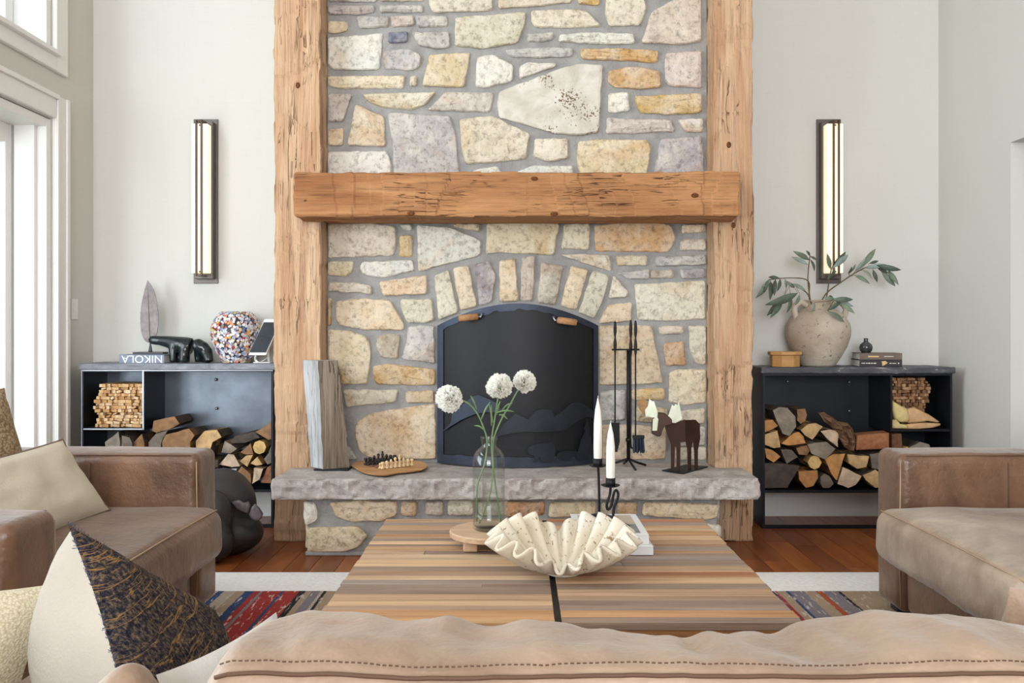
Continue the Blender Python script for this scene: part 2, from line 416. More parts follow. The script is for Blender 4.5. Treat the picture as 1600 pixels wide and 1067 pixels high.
thin_glass('bottle_glass', (.965, .98, .975, 1)); thin_glass('water', (.955, .97, .97, 1), 1.33); thin_glass('window_glass', (.96, .98, .98, 1))
def petalm():
    N = NT('petal'); N.b.inputs['Base Color'].default_value = (.93, .92, .88, 1); N.b.inputs['Roughness'].default_value = .8; N.b.inputs['Specular IOR Level'].default_value = .1
    tl = N.n('ShaderNodeBsdfTranslucent'); tl.inputs[0].default_value = (.95, .94, .90, 1); mx = N.n('ShaderNodeMixShader'); mx.inputs[0].default_value = .5
    N.l(N.b.outputs[0], mx.inputs[1]); N.l(tl.outputs[0], mx.inputs[2]); N.l(mx.outputs[0], N.o.inputs[0])
petalm()
plain('stem_green', (112, 140, 92), .6, var=.2)
plain('leaf_green', (98, 118, 96), .55, var=.3, vs=30, objc=True)
plain('twig', (112, 92, 66), .8, var=.3)
def shellm():
    N = NT('shell'); N.b.inputs['Roughness'].default_value = .7
    v = coords(N); a = noi(N, v, 70, 3, .6); b = noi(N, v, 6, 3)
    base = ramp(N, b, [(.3, lina((216, 203, 180))), (.7, lina((232, 226, 213)))])
    N.l(mixc(N, ramp(N, a, [(.32, (1, 1, 1)), (.39, (0, 0, 0))]), base, lina((150, 128, 100))), N.b.inputs['Base Color']); bump(N, a, .25, .004)
    N = NT('amphora'); N.b.inputs['Roughness'].default_value = .85
    v = coords(N); a = noi(N, v, 42, 4, .6); b = noi(N, v, 6, 4)
    base = ramp(N, b, [(.3, lina((176, 160, 140))), (.7, lina((206, 194, 178)))])
    N.l(mixc(N, ramp(N, a, [(.30, (1, 1, 1)), (.40, (0, 0, 0))]), base, lina((112, 100, 92))), N.b.inputs['Base Color']); bump(N, a, .5, .006)
shellm()
plain('wax', (240, 236, 226), .5, spec=.4)
plain('book_white', (226, 226, 228), .5); plain('paper', (232, 230, 224), .9)
plain('cover_tan', (196, 180, 162), .5, var=.2, vs=20); plain('cover_grey', (136, 138, 140), .5, var=.3, vs=26)
plain('book_blue', (128, 136, 156), .6); plain('letter_white', (240, 240, 240), .6)
plain('book_brown', (112, 96, 86), .6, var=.15); plain('book_dark', (44, 40, 42), .6); plain('gold', (206, 172, 124), .5, .2)
plain('dark_serpentine', (32, 40, 42), .16, var=.5, vs=14)
plain('sculpture_dark', (52, 51, 54), .38, var=.25, vs=5)
plain('sculpture_fin', (120, 108, 116), .4, var=.4, vs=20)
plain('leaf_metal', (140, 130, 130), .5, .35, var=.35, vs=24, bmp=.15)
plain('leaf_dark', (84, 84, 88), .5, .4, var=.2)
plain('tablet_white', (236, 236, 236), .35); plain('tablet_screen', (28, 34, 46), .12, var=.3, vs=8)
plain('moose_brown', (70, 48, 38), .42, .5, var=.35, vs=14); plain('moose_silver', (216, 220, 200), .28, .6, var=.2)
plain('moose_antler', (150, 112, 70), .4, .5, var=.4, vs=30)
plain('chess_black', (26, 24, 24), .4); plain('chess_cream', (226, 196, 152), .5)
plain('sconce_bronze', (100, 94, 90), .42, .7, var=.1); plain('sconce_rod', (80, 66, 54), .4, .6)
plain('rock_green', (74, 80, 78), .12, .3, var=.3, vs=12)
plain('glove_tan', (206, 166, 122), .85, var=.2, vs=30, bmp=.3); plain('glove_yellow', (214, 192, 134), .85, var=.2, vs=30, bmp=.3)
plain('brown_hide', (122, 90, 64), .75, var=.3, vs=14, bmp=.4, bs=30)
plain('knot', (112, 72, 46), .9, var=.6, vs=120, spec=.1)
plain('lawn', (92, 122, 66), .95, var=.4, vs=3); plain('bush', (92, 122, 78), .8, var=.4, vs=8, objc=False)
plain('trunk', (96, 80, 66), .9, var=.4)
def emit(name, c, s):
    N = NT(name); N.b.inputs['Base Color'].default_value = lina((245, 240, 230)); N.b.inputs['Emission Color'].default_value = lina(c)
    N.b.inputs['Emission Strength'].default_value = s; N.b.inputs['Roughness'].default_value = .5
emit('diffuser', (255, 224, 182), .75)
def buttons():
    N = NT('buttons'); at = N.n('ShaderNodeVertexColor'); at.layer_name = 'Col'
    N.l(at.outputs[0], N.b.inputs['Base Color']); N.b.inputs['Roughness'].default_value = .35
buttons()

# ------------------------------------------------------------------ the room
XL, XR, YB, YF, ZC = -2.52, 2.49, 5.12, -6.6, 4.4
fl = struct(box('floor', XL-.3, XR+.9, YF, YB+.05, -.06, -.012, 'seam_dark'))
pcol = [(164, 96, 52), (148, 84, 46), (172, 104, 58), (154, 90, 52), (140, 80, 46)]
x = XL-.09; i = 0
PLm = {}
while x < XR+.02:
    cuts = [YF, R.uniform(-5, -4), R.uniform(-2.4, -1.2), R.uniform(.2, 1.4), R.uniform(2.4, 3.2), R.uniform(3.9, 4.5), YB]
    for a, b in zip(cuts, cuts[1:]):
        box('plank', x+.001, x+.1165, a+.001, b-.001, -.012, 0, 'floor_wood', 0, fl, R.choice(pcol))
    x += .118
# back wall
struct(box('wall_back', XL-.3, XR+.15, YB, YB+.15, -.06, ZC, 'wall_paper'))
struct(box('ceiling', XL-.3, XR+.9, YF-.15, YB+.15, ZC, ZC+.1, 'ceiling_paint'))
# right wall with the opening of a passage
wr = struct(box('wall_right', XR, XR+.15, 4.37, YB, -.06, ZC, 'wall_paper'))
box('wall_header', XR, XR+.15, 1.6, 4.37, 2.05, ZC, 'wall_paper', 0, wr)
box('wall_section', XR, XR+.15, YF, 1.6, -.06, ZC, 'wall_paper', 0, wr)
struct(box('wall_passage', XR+.75, XR+.9, YF, YB+.15, -.06, ZC, 'wall_paper'))
# left wall: far pier, band between door and transom, near pier
wl = struct(box('wall_left', XL-.24, XL, 4.66, YB, -.06, ZC, 'wall_paper'))
box('wall_band', XL-.24, XL, .9, 4.66, 2.24, 2.58, 'wall_paper', 0, wl)
box('wall_band', XL-.24, XL, .9, 4.66, 3.95, ZC, 'wall_paper', 0, wl)
box('wall_section', XL-.24, XL, YF, .9, -.06, ZC, 'wall_paper', 0, wl)
# rear wall round an unseen opening added for the rear fill lamp
wf = struct(box('wall_front', XL-.3, -2.2, YF-.15, YF, -.06, ZC, 'wall_paper'))
box('wall_section', 2.2, XR+.9, YF-.15, YF, -.06, ZC, 'wall_paper', 0, wf)
box('wall_band', -2.2, 2.2, YF-.15, YF, -.06, .5, 'wall_paper', 0, wf)
box('wall_band', -2.2, 2.2, YF-.15, YF, 3.9, ZC, 'wall_paper', 0, wf)
# trims of the glazed door
tr = struct(box('trim_1', XL+.0, XL+.028, 4.665, 4.785, 0, 2.37, 'white_paint', .006))
box('casing_bead', XL+.028, XL+.04, 4.755, 4.785, 0, 2.37, 'white_paint', .003, tr)
box('casing_bead', XL+.028, XL+.036, 4.665, 4.69, 0, 2.37, 'white_paint', .003, tr)
t2 = struct(box('trim_2', XL, XL+.028, .8, 4.664, 2.245, 2.37, 'white_paint', .006))
box('casing_bead', XL+.028, XL+.045, .8, 4.664, 2.345, 2.37, 'white_paint', .003, t2)
t3 = struct(box('trim_3', XL, XL+.03, .8, 4.664, 2.50, 2.60, 'white_paint', .006))
box('casing_bead', XL+.03, XL+.06, .8, 4.664, 2.575, 2.60, 'white_paint', .004, t3)
struct(box('trim_4', XL, XL+.028, 4.665, 4.785, 2.50, 3.98, 'white_paint', .006))
# glazed door: jamb liners, frame, stile, pane
dr = struct(box('door_1', XL-.235, XL-.001, 4.615, 4.658, 0, 2.235, 'white_paint', .004))
box('jamb_stop', XL-.16, XL-.05, 4.585, 4.615, 0, 2.2, 'white_paint', .005, dr)
box('jamb_stop', XL-.235, XL-.17, 4.57, 4.615, 0, 2.2, 'white_paint', .005, dr)
box('head_liner', XL-.235, XL-.001, .92, 4.615, 2.19, 2.235, 'white_paint', .004, dr)
for k, (a, b) in enumerate(((4.53, 4.57), (3.30, 3.40), (2.10, 2.20), (.92, 1.0))):
    box('door_stile', XL-.215, XL-.17, a, b, .02, 2.19, 'white_paint', .006, dr)
for (a, b) in ((3.40, 4.53), (2.20, 3.30), (1.0, 2.10)):
    box('bottom_rail', XL-.215, XL-.17, a, b, .02, .22, 'white_paint', .004, dr)
    box('top_rail', XL-.215, XL-.17, a, b, 2.09, 2.19, 'white_paint', .004, dr)
    box('pane', XL-.197, XL-.192, a, b, .22, 2.09, 'window_glass', 0, dr)
wn = struct(box('window_1', XL-.235, XL-.001, 4.615, 4.658, 2.585, 3.945, 'white_paint', .004))
box('sill', XL-.235, XL-.001, .92, 4.615, 2.585, 2.62, 'white_paint', .004, wn)
for a, b in ((4.53, 4.6), (2.72, 2.80), (.92, 1.0)):
    box('window_stile', XL-.215, XL-.17, a, b, 2.62, 3.94, 'white_paint', .005, wn)
for a, b in ((2.80, 4.53), (1.0, 2.72)):
    box('window_rail', XL-.215, XL-.17, a, b, 2.62, 2.69, 'white_paint', .005, wn)
    box('pane', XL-.197, XL-.192, a, b, 2.69, 3.945, 'window_glass', 0, wn)
bb = struct(box('baseboard_back', XL+.02, -1.27, YB-.016, YB, 0, .15, 'white_paint', .004))
box('baseboard_run', 1.25, XR-.02, YB-.016, YB, 0, .15, 'white_paint', .004, bb)
bbl = struct(box('baseboard_left', XL, XL+.016, 4.79, YB-.017, 0, .15, 'white_paint', .004))
struct(box('baseboard_right', XR-.016, XR, 4.375, YB-.017, 0, .15, 'white_paint', .004))
# outside
struct(box('ground_outside', -14, XL-.3, -6, 12, -.3, -.12, 'lawn'))
def shrub(c, r, h, seed, label):
    bm = bmesh.new(); rr = random.Random(seed)
    for k in range(900):
        th = rr.uniform(0, 2*PI); ph = math.acos(rr.uniform(-1, 1)); q = rr.uniform(.75, 1.05)
        p = Vector((c[0]+r*q*math.sin(ph)*math.cos(th), c[1]+r*q*math.sin(ph)*math.sin(th), c[2]+h*.5+h*.5*q*math.cos(ph)))
        d = Vector((rr.gauss(0, 1), rr.gauss(0, 1), rr.gauss(0, 1))).normalized()*.09; e = d.orthogonal().normalized()*.04
        bm.faces.new([bm.verts.new(p-d), bm.verts.new(p+e), bm.verts.new(p+d), bm.verts.new(p-e)])
    f = frombm('foliage', bm, 'bush'); f['kind'] = 'stuff'
    t = tube('stem', [(c[0], c[1], c[2]-.02), (c[0], c[1], c[2]+h*.6)], [.05, .02], 'trunk', 8)
    thing('garden_shrub', label, 'shrub', [f, t], 'shrubs outside the glazed door')
for k, (a, b, r, h) in enumerate(((-6.4, 10.4, 1.2, 3.4), (-5.0, 7.9, .8, 1.7), (-8.2, 7.6, 1.3, 3.6), (-5.6, 5.4, .9, 2.2))):
    shrub((a, b, -.12), r, h, k, 'leafy green shrub standing outside the glazed door')

# ------------------------------------------------------------------ stone fireplace
YS = 4.67
REG = {'A': (420, 0, 3.81), 'B': (780, 0, 3.81), 'C': (420, 260, 3.81), 'D': (780, 260, 3.81), 'E': (420, 480, 3.81),
       'F': (780, 480, 3.81), 'G': (420, 700, 4.0), 'H': (780, 700, 3.9024)}
SCOL = dict(c=(206, 196, 177), w=(212, 209, 202), g=(178, 175, 173), t=(208, 187, 156), o=(202, 168, 116), p=(190, 178, 170), y=(206, 194, 166),
            b=(98, 104, 124), v=(160, 152, 156), n=(196, 158, 116), d=(176, 164, 148), s=(228, 224, 214))
ST = '''A g 345,35 630,28 625,72 560,85 345,85
A g 660,30 918,28 920,72 660,75
A g 345,-40 640,-40 640,10 345,8
A d 665,-40 930,-40 920,6 665,8
A c 950,15 960,-60 1330,-60 1335,60 1230,68 975,75
A t 345,125 465,125 470,180 400,200 345,195
A g 520,100 718,95 713,160 540,168
A p 726,95 858,90 868,150 732,160
A g 868,95 1060,92 1068,155 884,162
A w 345,225 680,195 660,400 640,415 380,415 345,385
A b 705,190 830,187 825,250 710,255
A g 850,190 1075,185 1080,280 990,292 890,270
A c 1110,100 1530,70 1522,150 1482,255 1280,290 1105,270
A g 685,300 830,290 910,330 895,400 850,418 690,408 675,340
A t 955,325 1200,310 1165,518 915,512
A w 1240,340 1340,325 1455,390 1450,480 1310,520 1230,515
A y 350,455 810,450 800,525 400,525 350,505
A c 840,450 882,447 878,512 838,512
A g 340,555 495,560 445,722 340,725
A c 555,560 995,548 930,625 845,655 680,640 590,605
A p 1050,550 1340,550 1315,668 945,655
A t 350,770 445,760 440,865 345,865
A y 515,620 685,690 698,872 470,865
A g 705,672 1080,690 1110,790 1140,1050 745,1050 738,860
A w 345,905 700,897 730,980 725,1050 345,1050
A c 1135,710 1330,690 1555,798 1532,945 1390,962 1170,975 1145,860
A w 1170,1045 1250,1005 1360,990 1400,1045
B s 0,545 350,410 470,378 618,385 590,790 470,805 330,795 170,745 0,700 -12,620
B w 120,395 170,368 340,378 330,400 118,470
B g 30,295 215,285 300,280 440,285 435,335 240,345 60,335
B o 480,292 715,285 950,300 945,370 720,360 490,350
B g 165,200 325,192 320,235 240,250 165,245
B w 360,205 500,190 800,195 808,258 560,262 350,248
B c 190,65 430,55 520,68 610,155 420,165 215,162 192,130
B c -5,-60 450,-60 430,15 200,38 -5,52
B o 470,-60 600,-60 598,30 470,22
B c 635,0 660,-60 840,-60 878,40 840,150 655,155 630,80
B c 910,70 1010,10 1080,-20 1205,-20 1205,245 1100,265 845,255 880,150
B p 990,315 1205,300 1205,525 1010,510 988,480
B n 650,420 760,395 860,400 955,425 965,520 830,530 690,520 648,490
B w 650,555 770,550 778,660 650,670
B o 805,570 1205,555 1205,670 1000,682 840,670 815,620
B p 640,700 850,710 1030,715 1045,785 780,795 635,795
B w 1060,710 1215,702 1215,785 1110,785
B c 210,825 405,825 410,940 330,960 280,960 200,935
B t 470,840 600,825 880,830 905,880 880,1050 480,1050 460,930
B v 960,830 1205,810 1225,1050 920,1050
B w 60,1040 200,985 440,985 440,1055 60,1055
C c 320,340 620,335 755,360 760,440 740,530 320,545
C w 775,345 850,345 850,380 800,380
C o 780,410 855,408 855,538 775,535
C w 880,350 1070,360 1265,440 1260,530 1080,575 890,625
C t 1090,340 1258,340 1255,390 1110,360
D y -75,340 0,335 360,335 330,525 150,520 0,512 -80,520
C y 325,565 505,562 500,620 465,655 325,648
C w 560,565 855,558 865,620 680,662 560,645 540,600
C c 325,690 520,690 610,710 615,765 540,750 325,745
C t 655,685 940,645 940,760 680,770
C o 300,780 375,785 370,945 300,950
C t 400,800 540,785 720,795 760,860 805,940 800,975 560,970 420,945 395,900
C c 785,790 970,785 985,915 940,932 825,930 785,840
C c 985,650 1070,615 1130,870 1010,915
C t 1095,605 1190,590 1238,832 1140,858
C v 1225,580 1310,560 1350,650 1330,808 1250,828
D t 0,560 95,545 115,800 5,806
D d 135,540 215,530 210,640 200,802 125,800
D d 250,570 385,590 335,822 225,812
D t 425,590 530,615 500,720 460,855 365,832
D c 555,620 655,650 630,760 570,905 470,870
D c 680,645 770,745 760,780 650,785
D t 650,825 790,808 785,920 590,935 620,870
D y 385,345 540,335 535,500 370,490
D n 565,350 740,335 870,325 1020,350 1050,430 1010,510 800,508 575,505
D t 1090,345 1235,340 1235,390 1085,398
D c 1080,435 1235,430 1235,500 1075,500
D c 365,525 500,520 660,530 668,625 520,580
D y 695,530 880,530 880,590 700,590
D g 930,535 1235,525 1235,585 930,595
D g 700,635 895,610 890,670 770,670
D d 900,620 1040,615 1040,665 900,668
D v 1075,610 1225,605 1225,665 1085,665
D c 805,700 1225,680 1235,910 1030,920 825,910
E t 320,130 480,140 590,180 605,250 590,455 430,460 410,330 320,320
E d 640,180 700,155 780,165 770,305 670,300 635,240
E g 830,115 985,105 990,335 790,305 820,200
E o 620,350 700,335 990,370 990,465 640,460 620,420
E c 440,490 770,490 755,565 460,595
E t 815,500 985,495 985,570 815,570
E t 520,680 610,630 800,600 990,575 1000,900 900,905 600,900 540,860 510,770
E g 400,800 480,830 535,905 400,905
E t 320,350 400,360 420,500 430,600 320,600
E d 320,630 440,620 470,780 380,780 320,760
F t 595,110 905,110 975,450 820,460 595,465
F c 945,115 1095,110 1095,155 960,165
F n 975,215 1100,200 1110,345 995,350
F c 1125,110 1235,110 1235,345 1170,335 1135,250
F y 1010,390 1060,370 1235,370 1235,570 1110,585 1010,565
F g 595,500 750,490 750,670 600,680
F o 790,490 980,480 990,540 960,555 790,550
F c 1080,615 1225,600 1225,690 1080,700
F t 820,590 1000,600 1000,690 800,680
F t 610,700 800,700 1000,720 990,905 790,910 610,905
F g 1040,720 1225,710 1225,820 1040,830
F c 1050,840 1235,830 1235,910 1050,910'''
BASEST = '''G w 215,330 290,345 305,400 300,450 230,490 215,430
G t 375,340 560,325 805,335 800,420 700,462 500,462 420,430
G n 825,335 930,335 920,420 825,420
G d 975,330 1090,330 1095,420 975,420
G c 1120,325 1280,325 1280,420 1120,420
G c 1310,325 1500,325 1500,420 1310,420
G t 230,500 560,490 620,550 560,620 470,650 240,655
G o 680,560 900,470 1100,480 1100,650 640,650
G t 1130,480 1560,470 1560,640 1130,640
H n 40,325 280,325 275,410 40,420
H t 310,330 590,325 590,420 300,420
H n 720,330 840,330 840,410 720,410
H t 880,330 1060,330 1350,345 1330,430 1250,440 1100,430 870,410
H c 1260,460 1355,470 1355,550 1290,500
H d 620,330 690,330 690,410 620,410
H t 100,460 600,450 620,620 90,630
H d 650,460 1220,460 1320,560 1320,640 660,630'''
def stone_from(poly, Yf, col, mat='stone', seed=0, proud=.02):
    rr = random.Random(seed); n0 = len(poly); out = []
    # smooth-ish ragged outline in (x,z)
    for i in range(n0):
        a = Vector(poly[i]); b = Vector(poly[(i+1) % n0]); d = b-a; L = d.length; k = max(1, int(L/.035)); nn = Vector((-d.y, d.x)).normalized()
        prv = Vector(poly[i-1])
        cut = min(.009, L*.2)
        out.append(a+d.normalized()*cut); out.append(a+(prv-a).normalized()*cut) if False else None
        for j in range(1, k): out.append(a+d*(j/k)+nn*rr.uniform(-.0028, .0028))
        out.append(b-d.normalized()*cut)
    out = [o for o in out if o is not None]
    xs = [p.x for p in out]; zs = [p.y for p in out]; cx = sum(xs)/len(xs); cz = sum(zs)/len(zs)
    hw = max((max(xs)-min(xs))/2, .01); hh = max((max(zs)-min(zs))/2, .01)
    lv = [(0, .012), (0, -proud*.55), (.006, -proud*.9), (.020, -proud*1.05), (min(hw, hh)*.55, -proud*1.15)]
    V = []; Fc = []; n = len(out); tilt = (rr.uniform(-.012, .012), rr.uniform(-.012, .012))
    for li, (ins, dy) in enumerate(lv):
        fx = max(.15, 1-ins/hw); fz = max(.15, 1-ins/hh)
        for p in out:
            x = cx+(p.x-cx)*fx; z = cz+(p.y-cz)*fz
            y = Yf+dy+((tilt[0]*(x-cx)/hw+tilt[1]*(z-cz)/hh)*.5 if li > 0 else 0)
            if li >= 2: y += fn3((x, 0, z), 14, seed)*.008
            V.append((x, y, z))
    V.append((cx, Yf-proud*1.2+fn3((cx, 0, cz), 14, seed)*.008, cz)); c = len(V)-1
    for li in range(len(lv)-1):
        for i in range(n):
            j = (i+1) % n; a = li*n; b = (li+1)*n
            Fc.append((a+i, a+j, b+j, b+i))
    a = (len(lv)-1)*n
    for i in range(n): Fc.append((a+i, a+(i+1) % n, c))
    jj = rr.randint(-9, 7); rc = tuple(min(250, max(0, q+jj+rr.randint(-2, 2))) for q in col)
    return mk('stone', V, Fc, mat, False, None, rc)
def parse(s):
    for ln in s.split('\n'):
        t = ln.split(); yield t[0], t[1], [tuple(float(q) for q in c.split(',')) for c in t[2:]]
fparts = []
PXL, PXR = -1.032, 1.018      # inner faces of the posts
YP = 4.50
# mortar face with the arched fire opening
OX0, OX1 = -.43, .425; OZs, OZt = PZ(513, YS), PZ(479, YS)
arch = [(OX0+(OX1-OX0)*i/12, OZs+(OZt-OZs)*math.sin(PI*i/12)**.8) for i in range(13)]
V = []; Fc = []
def quad(a, b, c, d):
    k = len(V); V.extend([a, b, c, d]); Fc.append((k, k+1, k+2, k+3))
quad((PXL, YS, 0), (OX0, YS, 0), (OX0, YS, ZC), (PXL, YS, ZC)); quad((OX1, YS, 0), (PXR, YS, 0), (PXR, YS, ZC), (OX1, YS, ZC))
for (x0, z0), (x1, z1) in zip(arch, arch[1:]):
    quad((x0, YS, z0), (x1, YS, z1), (x1, YS, ZC), (x0, YS, ZC)); quad((x0, YS, z0), (x0, YS+.12, z0), (x1, YS+.12, z1), (x1, YS, z1))
HZ = .387
quad((OX0, YS, 0), (OX0, YS, OZs), (OX0, YS+.12, OZs), (OX0, YS+.12, 0)); quad((OX1, YS, 0), (OX1, YS, OZs), (OX1, YS+.12, OZs), (OX1, YS+.12, 0))
fparts.append(mk('mortar_bed', V, Fc, 'mortar'))
bm = bmesh.new(); bbox(bm, PXL, PXR, YS+.43, YB-.002, 0, ZC-.002); fparts.append(frombm('chimney_back', bm, 'soot'))
V = []; Fc = []
quad((OX0-.02, YS+.12, HZ), (OX1+.02, YS+.12, HZ), (OX1-.1, YS+.42, HZ), (OX0+.1, YS+.42, HZ))
quad((OX0-.02, YS+.12, HZ), (OX0+.1, YS+.42, HZ), (OX0+.1, YS+.42, 1.35), (OX0-.02, YS+.12, 1.35))
quad((OX1+.02, YS+.12, HZ), (OX1-.1, YS+.42, HZ), (OX1-.1, YS+.42, 1.35), (OX1+.02, YS+.12, 1.35))
quad((OX0+.1, YS+.42, HZ), (OX1-.1, YS+.42, HZ), (OX1-.1, YS+.42, 1.35), (OX0+.1, YS+.42, 1.35))
quad((OX0-.02, YS+.12, 1.35), (OX1+.02, YS+.12, 1.35), (OX1-.1, YS+.42, 1.35), (OX0+.1, YS+.42, 1.35))
fparts.append(mk('firebox', V, Fc, 'firebrick'))
fparts.append(box('slab_back', PXL+.004, PXR-.004, YP-.003, YS+.12, 0, HZ-.001, 'hearth_stone'))
fparts.append(box('ash_bed', OX0+.1, OX1-.1, YS+.13, YS+.41, HZ, HZ+.012, 'ash', .005))
for k, (rg, cc, pts) in enumerate(parse(ST)):
    ox, oy, s = REG[rg]
    poly = [(max(PXL+.006, min(PXR-.008, PX(ox+a/s, YS-.012))), PZ(oy+b/s, YS-.012)) for a, b in pts]
    fparts.append(stone_from(poly, YS, SCOL[cc], 'stone_pitted' if cc == 's' else 'stone', k))
z = 2.93; k = 400
while z < ZC-.1:
    h = R.choice([.1, .16, .22, .28]); h = min(h, ZC-.02-z); x = PXL+.02
    while x < PXR-.06:
        ww = min(R.uniform(.15, .45), PXR-.02-x)
        if PXR-.02-x-ww < .1: ww = PXR-.02-x
        j = lambda: R.uniform(-.012, .012)
        fparts.append(stone_from([(x+j()*.3, z+j()), (x+ww+j()*.3-.0, z+j()), (x+ww, z+h+j()), (x, z+h+j())], YS, SCOL[R.choice('cwgtpyd')], 'stone', k)); k += 1
        x += ww+.035
    z += h+.04
thing('stone_fireplace', 'floor-to-ceiling fieldstone chimney with an arched fire opening', 'fireplace', fparts, base=((PXL+PXR)/2, YS, 0))
fparts = []
# hearth base
YH = 4.22
HX0, HX1 = PX(476, YH), PX(1128, YH)
fparts.append(box('hearth_core', HX0+.012, HX1-.02, YH, YP-.003, 0, .285, 'mortar', .01))
fparts.append(box('mortar_skirt', HX0+.004, HX1-.012, YH-.008, YH+.02, 0, .022, 'mortar', .006))
for k, (rg, cc, pts) in enumerate(parse(BASEST)):
    ox, oy, s = REG[rg]
    poly = [(PX(ox+a/s, YH-.012), min(.283, max(.012, PZ(oy+b/s, YH-.012)))) for a, b in pts]
    fparts.append(stone_from(poly, YH, SCOL[cc], 'stone', 700+k, .022))
for sx, xx in ((-1, HX0+.012), (1, HX1-.02)):          # stones on the two short returns
    for k, (a, b, z0, z1) in enumerate(((YH+.02, YH+.15, .03, .15), (YH+.17, YP-.02, .02, .13), (YH+.01, YH+.12, .17, .275), (YH+.14, YP-.02, .15, .275))):
        o = rbox('stone', xx-.014, xx+.014, a, b, z0, z1, .01, (1, 3, 3), 'stone', 1, smooth=False, color=SCOL['tcgd'[k]], fn=lambda p, n: p+n*fn3(p, 20, 3)*.006); fparts.append(o)
# slab
def slabfn(p, n):
    f = abs(n.y)+abs(n.x)
    d = (fn3(p, 9, 2)*.014+fn3(p, 30, 5)*.009+abs(fn3(p, 17, 9))*-.022) if f > .5 else fn3(p, 12, 4)*.0025
    return p+n*d
SX0, SX1, YSL = -1.185, 1.162, 4.15
fparts.append(rbox('hearth_slab', SX0, SX1, YSL, YP-.004, .285, HZ, .012, (130, 12, 8), 'hearth_stone', 2, fn=slabfn, smooth=False))
thing('stone_hearth', 'raised hearth of tan stones under a thick grey stone slab', 'hearth', fparts, base=(0, (YSL+YP)/2, 0))

# ------------------------------------------------------------------ hewn timbers
def hewn(axis, seed, amp=.008):
    def f(p, n):
        l = p[axis]; side = 1 if abs(n[(axis+1) % 3]) > .5 else 2
        s = l/.085+2.0*fn3((p[0], p[1], p[2]), 3, seed+side); k = math.floor(s); t = s-k
        rr = random.Random(k*31+seed+side*7)
        d = fn3((p[0]*(.3 if axis == 0 else 1), p[1]*(.3 if axis == 1 else 1), p[2]*(.3 if axis == 2 else 1)), 7, seed)*amp
        d += (rr.random()-.5)*.012*(t**.5)
        d += fn3((p[0]*(.12 if axis == 0 else 1), p[1], p[2]*(.12 if axis == 2 else 1)), 55, seed)*.003
        return p+n*d
    return f
for nm, x0, x1, sd, lab, knots in (('timber_post', PX(428, YP), PXL, 3, 'rough-hewn pine post between the fireplace stone and the console under the leaf sculpture', [(465, 133), (452, 612)]),
                            ('timber_post', PXR, PX(1177, YP), 8, 'rough-hewn pine post between the fireplace stone and the console holding the clay amphora', [(1132, 474), (1139, 226), (1146, 352)])):
    p = rbox('beam_body', x0, x1, YP, YB-.005, 0, ZC-.01, .01, (8, 8, 240), 'post_wood', 2, fn=hewn(2, sd), smooth=False)
    kk = [lathe('knot', [(0, .0012), (.006, .0010), (.011, .0004), (.012, -.004), (.0001, -.004)], 'knot', n=10) for _ in knots]
    for o, (a, b) in zip(kk, knots):
        q = P(a, b, YP-.002); o.data.transform(Matrix.Translation(q) @ Matrix.Rotation(PI/2, 4, 'X') @ Matrix.Scale(1.4, 4, (0, 1, 0)))
    thing(nm, lab, 'post', [p]+kk)
YM = 4.30
def mant(p, n):
    q = hewn(0, 5, .010)(p, n)
    return q
mb = rbox('beam_body', PX(459, YM), PX(1157, YM), YM, YP-.012, PZ(338, YM), PZ(269, YM), .012, (200, 6, 9), 'mantel_wood', 2, fn=mant, smooth=False)
mc = box('beam_core', PXL+.01, PXR-.01, YP-.02, YS-.026, PZ(336, YM), PZ(271, YM), 'mantel_wood')
kk = []
for a, b in ((835, 279), (1086, 305), (478, 314), (866, 334), (642, 333)):
    o = lathe('knot', [(0, .0012), (.006, .0010), (.011, .0004), (.012, -.004), (.0001, -.004)], 'knot', n=10)
    o.data.transform(Matrix.Translation(P(a, b, YM-.003)) @ Matrix.Rotation(PI/2, 4, 'X') @ Matrix.Scale(1.6, 4, (1, 0, 0))); kk.append(o)
thing('mantel_beam', 'thick rough-hewn orange wooden mantel beam across the fireplace', 'mantel', [mb, mc]+kk)

# ------------------------------------------------------------------ fire screen
SXA, SXB = PX(683, 4.6), PX(935, 4.6)
def scr(X, Z, off=0):
    u = (X-(SXA+SXB)/2)/((SXB-SXA)/2); return Vector((X, 4.61-.155*(1-min(1, u*u))-off, Z))
def topz(X):
    u = (X-(SXA+SXB)/2)/((SXB-SXA)/2); return PZ(509, 4.6)+(PZ(474, 4.46)-PZ(509, 4.6))*max(0, math.cos(u*PI/2))**.9
def sheet(name, mat, fo, fi, n=48, off=0, th=.006, parent=None, x0=None, x1=None):
    """curved strip between heights fi(X) and fo(X)"""
    x0 = SXA if x0 is None else x0; x1 = SXB if x1 is None else x1
    V = []; Fc = []
    for i in range(n+1):
        X = x0+(x1-x0)*i/n; a, b = fi(X), fo(X)
        V += [scr(X, a, off), scr(X, b, off), scr(X, b, off-th), scr(X, a, off-th)]
    for i in range(n):
        k = 4*i
        for j in range(4): Fc.append((k+j, k+4+j, k+4+(j+1) % 4, k+(j+1) % 4))
    Fc += [(0, 1, 2, 3), (4*n+3, 4*n+2, 4*n+1, 4*n)]
    return mk(name, V, Fc, mat, False, parent)
rr = random.Random(3); jag = [rr.uniform(-.006, .008) for _ in range(60)]
BZ = HZ+.006
